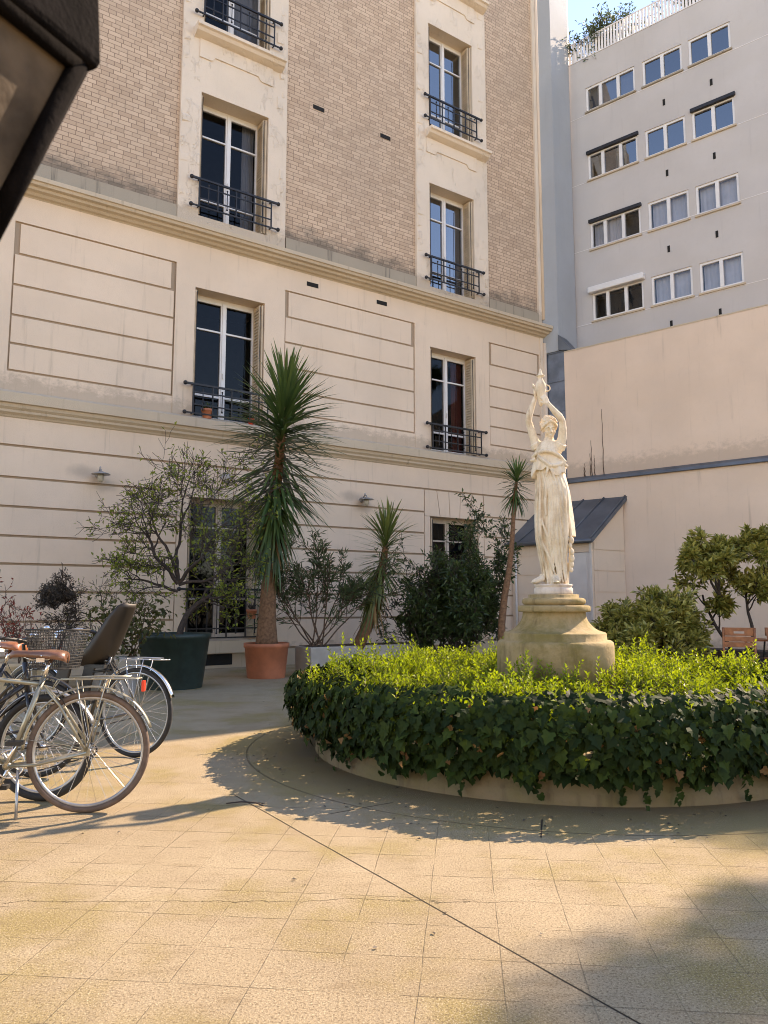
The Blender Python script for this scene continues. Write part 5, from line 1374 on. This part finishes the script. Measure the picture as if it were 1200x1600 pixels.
    for sy, an in ((-1, ca), (1, ca + PI)):
        px_, pz = bb.x + .165 * math.cos(an), bb.z + .165 * math.sin(an)
        mb = MB(); mb.box(px_ - .045, px_ + .045, sy * .125 - .04, sy * .125 + .04, pz - .012, pz + .012); mb.build('pedal', M['plastic_black'], cr)
    mb = MB()
    mb.tube([(0, -.05, Rw + .04), (bb.x, -.05, bb.z + .087)], .004, 4); mb.tube([(0, -.05, Rw - .04), (bb.x, -.05, bb.z - .087)], .004, 4); mb.ring((0, -.05, Rw), .04, .007, 'y', 20, 6)
    mb.build('chain', M['rubber'], root)
    if fend:
        fender(root, 0, Rw, Rw + .018, .026, R(-8) if False else R(160), R(160) - R(158), M[fend])
        fender(root, WBs, Rw, Rw + .018, .026, R(25), R(195), M[fend])
    if rack:
        mb = MB(); z = Rw * 2 + .075
        for sy in (-1, 1):
            mb.tube([(.20, sy * .045, z), (.10, sy * .06, z), (-.26, sy * .06, z), (-.30, sy * .03, z), (-.30, 0, z)], .0048, 6)
            mb.tube([(0, sy * .066, Rw + .01), (-.10, sy * .064, z)], .0045, 6); mb.tube([(0, sy * .066, Rw + .01), (.08, sy * .064, z - .005)], .0045, 6)
            mb.tube([(.20, sy * .045, z), (.235, sy * .02, z - .06)], .004, 5)
        for x in (.12, .0, -.12, -.24): mb.tube([(x, -.06, z), (x, .06, z)], .004, 5)
        mb.tube([(.14, 0, z + .012), (-.05, .025, z + .016), (-.24, .02, z + .012)], .004, 5); mb.tube([(.14, 0, z + .012), (-.05, -.025, z + .016), (-.24, -.02, z + .012)], .004, 5)
        rk = mb.build('rack', FR if frame == 'frame_olive' else M['alu'], root)
        if refl:
            mb = MB(); mb.box(-.328, -.308, -.03, .03, z - .085, z - .015); q2 = mb.build('rear_light', M['red_refl'], root); bevel(q2, .006)
    mb = MB(); mb.tube([(.40, .05, .28), (.36, .17, .012)], .009, 8); mb.build('kickstand', M['alu'], root)
    mb = MB()
    if frame == 'frame_olive': 
        mb.tube([(.62, 0, .50), (.74, 0, .60)], .034, 12); mb.build('bottle', M['orange'], root)
    if basket:
        mb = MB(); bx0, bx1, z0_, z1_ = q.x + .10, q.x + .38, q.z - .16, q.z + .10
        nx, nz = 16, 14; Wb, Wt = .14, .18
        def bp(s_, f): # around the basket outline
            e = .72 + .28 * f; cx_ = (bx0 + bx1) / 2; hx = (bx1 - bx0) / 2 * e; hy = Wt * e
            s_ = s_ % 4; k = int(s_); t = s_ - k
            c4 = [(-1, -1), (1, -1), (1, 1), (-1, 1)]; a, b = c4[k], c4[(k + 1) % 4]
            return Vector((cx_ + hx * (a[0] + (b[0] - a[0]) * t), hy * (a[1] + (b[1] - a[1]) * t), z0_ + (z1_ - z0_) * f))
        for i in range(nz + 1):
            f = i / nz; mb.tube([bp(s_, f) for s_ in (0, 1, 2, 3)], .0024 if i < nz else .006, 4, closed=True)
        for i in range(4 * nx):
            mb.tube([bp(i / nx, 0), bp(i / nx, 1)], .0024, 3, cap=False)
        for i in range(nx): 
            mb.tube([bp(i / nx, 0), bp(3 - i / nx, 0)], .0012, 3, cap=False)
        mb.build('basket', M['rubber'], root)
        mb = MB(); mb.box(bx0 - .06, bx0 + .01, -.03, .03, q.z - .02, q.z + .04); mb.build('basket_bracket', M['plastic_black'], root)
    if child:
        # moulded child seat carried over the rear wheel, facing forward
        mb = MB(); n = 14; vs = []
        spine = [(.44, .80, .10, .0), (.36, .785, .13, .03), (.24, .775, .15, .08), (.13, .79, .16, .12), (.04, .85, .165, .14), (-.01, .96, .165, .12), (-.06, 1.08, .155, .10), (-.11, 1.20, .14, .08), (-.15, 1.30, .115, .05), (-.165, 1.34, .07, .02)]
        spine = [(x + .27 + .06 * max(0, 1.0 - z), z * .95 + .02, w_, dp) for x, z, w_, dp in spine]
        for i, (x, z, w_, dp) in enumerate(spine):
            a = spine[max(0, i - 1)]; b = spine[min(len(spine) - 1, i + 1)]; tx, tz = b[0] - a[0], b[1] - a[1]; l_ = math.hypot(tx, tz); nx_, nz_ = -tz / l_, tx / l_
            if nx_ < 0 and i > 3: nx_, nz_ = -nx_, -nz_
            if i <= 3 and nz_ < 0: nx_, nz_ = -nx_, -nz_
            for j in range(n + 1):
                t = -1 + 2 * j / n; k = abs(t) ** 3
                vs.append((x + nx_ * dp * k, w_ * (t if abs(t) < .8 else math.copysign(.8 + (abs(t) - .8) * .6, t)), z + nz_ * dp * k))
        mb.add(vs, [(i * (n + 1) + j, i * (n + 1) + j + 1, (i + 1) * (n + 1) + j + 1, (i + 1) * (n + 1) + j) for i in range(len(spine) - 1) for j in range(n)], True)
        cs = mb.build('child_seat', M['plastic_brown'], root); so = cs.modifiers.new('thick', 'SOLIDIFY'); so.thickness = .014
        mb = MB()
        for sy in (-1, 1): mb.add([(.30, sy * .14, .80), (.42, sy * .15, .80), (.50, sy * .15, .42), (.42, sy * .15, .40), (.36, sy * .14, .5), (.30, sy * .165, .80), (.42, sy * .175, .80), (.50, sy * .175, .42), (.42, sy * .175, .40), (.36, sy * .165, .5)], [(0, 1, 2, 3, 4), (9, 8, 7, 6, 5), (0, 5, 6, 1), (1, 6, 7, 2), (2, 7, 8, 3), (3, 8, 9, 4), (4, 9, 5, 0)]); mb.box(.40, .52, sy * .16 - .05, sy * .16 + .05, .385, .41)
        mb.v = [(x + .27, y, z) for x, y, z in mb.v]; mb.build('footrest', M['plastic_brown'], root)
        mb = MB()
        for sy in (-.05, .05): mb.tube([(-.03, sy, 1.24), (.02, sy * 1.1, 1.10), (.06, sy * 1.3, .95), (.12, sy, .84)], .008, 6, flat=.4); mb.tube([(.18, sy * .5, .70), (.0, sy * .8, .72)], .012, 6)
        mb.box(.02, .24, -.08, .08, .735, .765)
        mb.v = [(x + .27, y, z) for x, y, z in mb.v]; mb.build('harness', M['plastic_black'], root)
    return root
bicycle('champagne coloured bicycle nearest the viewer, with a brown leather saddle, wire rack and brown tyres', (-1.86, 4.98, 0), PI + R(9), Rw=.372, frame='frame_olive', tyre='brownrubber', tw=.020, fend='frame_olive', sad='leather_dark', lean=R(2))
bicycle('black bicycle facing right with a black wire mesh basket on the handlebar', (-3.37, 5.33, 0), R(-3), Rw=.345, frame='frame_black', tyre='rubber', tw=.026, fend='alu', sad='leather', rack=False, basket=True, lean=R(-2), stepthru=True)
bicycle('bicycle carrying a brown moulded child seat, furthest from the viewer', (-2.13, 6.72, 0), PI - R(20), Rw=.372, frame='frame_silver', tyre='rubber', tw=.019, fend='chrome', sad='leather_dark', child=True, lean=R(2), refl=False)
bicycle('dark bicycle with a tan saddle mostly hidden behind the champagne bicycle at the left edge', (-2.62, 5.95, 0), PI - R(4), Rw=.36, frame='frame_black', tyre='rubber', tw=.02, fend='frame_black', sad='leather', rack=False, lean=R(2))

# ------------------------------------------------------------------ near lantern at the top left
def lantern():
    root = empty('hanging_lantern', (-.628, .92, 2.045), R(20), 'blurred dark iron lantern with dirty tapered glass hanging close at the top left', 'lantern')
    n = 4; Rt, Rb, zb = .215, .105, -.30
    cs = [Vector((math.cos(i * PI / 2), math.sin(i * PI / 2), 0)) for i in range(4)]
    mb = MB()
    for i in range(4):
        mb.tube([cs[i] * Rt, cs[i] * Rb + Vector((0, 0, zb))], .014, 6)
        mb.tube([cs[i] * Rb + Vector((0, 0, zb)), cs[(i + 1) % 4] * Rb + Vector((0, 0, zb))], .012, 6)
        mb.tube([cs[i] * Rt, cs[(i + 1) % 4] * Rt], .013, 6)
    mb.build('frame', M['rust'], root)
    mb = MB()
    for i in range(4):
        a, b = cs[i], cs[(i + 1) % 4]; mb.quad(a * (Rt - .01), b * (Rt - .01), b * (Rb - .005) + Vector((0, 0, zb)), a * (Rb - .005) + Vector((0, 0, zb)))
    mb.build('glass', M['dirtyglass'], root)
    mb = MB()
    pr = [(.24, .0), (.245, .012), (.235, .17), (.19, .23), (.08, .30), (.05, .31), (.05, .36), (.01, .38)]
    vs = [tuple(cs[i] * r_ + Vector((0, 0, z_))) for r_, z_ in pr for i in range(4)]
    mb.add(vs, [(q * 4 + i, q * 4 + (i + 1) % 4, (q + 1) * 4 + (i + 1) % 4, (q + 1) * 4 + i) for q in range(len(pr) - 1) for i in range(4)] + [(3, 2, 1, 0)])
    q = mb.build('hood', M['rust'], root); bevel(q, .012, 3)
    mb = MB(); mb.lathe([(.07, zb), (.05, zb - .03), (.02, zb - .05), (.015, zb - .09), (.001, zb - .1)], 12); mb.build('finial', M['rust'], root)
    mb = MB(); mb.tube([(0, 0, .33), (0, 0, .8), (-.2, .1, 1.0), (-.9, .5, 1.05)], .012, 8); mb.build('hanging_rod', M['rust'], root)
lantern()

# twig and bits of litter on the paving
mb = MB(); mb.tube([(-1.02, 5.16, .012), (-.93, 5.19, .016), (-.83, 5.17, .014), (-.77, 5.11, .010)], [.004, .005, .005, .003], 6); mb.tube([(-.83, 5.17, .014), (-.79, 5.17, .012), (-.765, 5.15, .01)], [.004, .003, .002], 5)
tag(mb.build('twig', M['bark_dark']), 'short dark twig lying on the sunlit paving in front of the bicycles', 'twig')
mb = MB(); r = random.Random(77)
for i in range(420):
    a = r.uniform(0, 2 * PI); rad = r.uniform(2.28, 3.0) if r.random() < .75 else r.uniform(2.9, 5)
    p = CEN + Vector((math.cos(a) * rad, math.sin(a) * rad, .006)); s_ = r.uniform(.008, .02)
    mb.leaf(p, Vector((r.gauss(0, 1), r.gauss(0, 1), .05)), (UP + rv(r) * .3), s_ * 1.6, s_, r.random())
tag(mb.build('leaf_litter', M['l_grey']), 'tiny dry leaf scraps scattered around the planter', 'litter', kind='stuff')
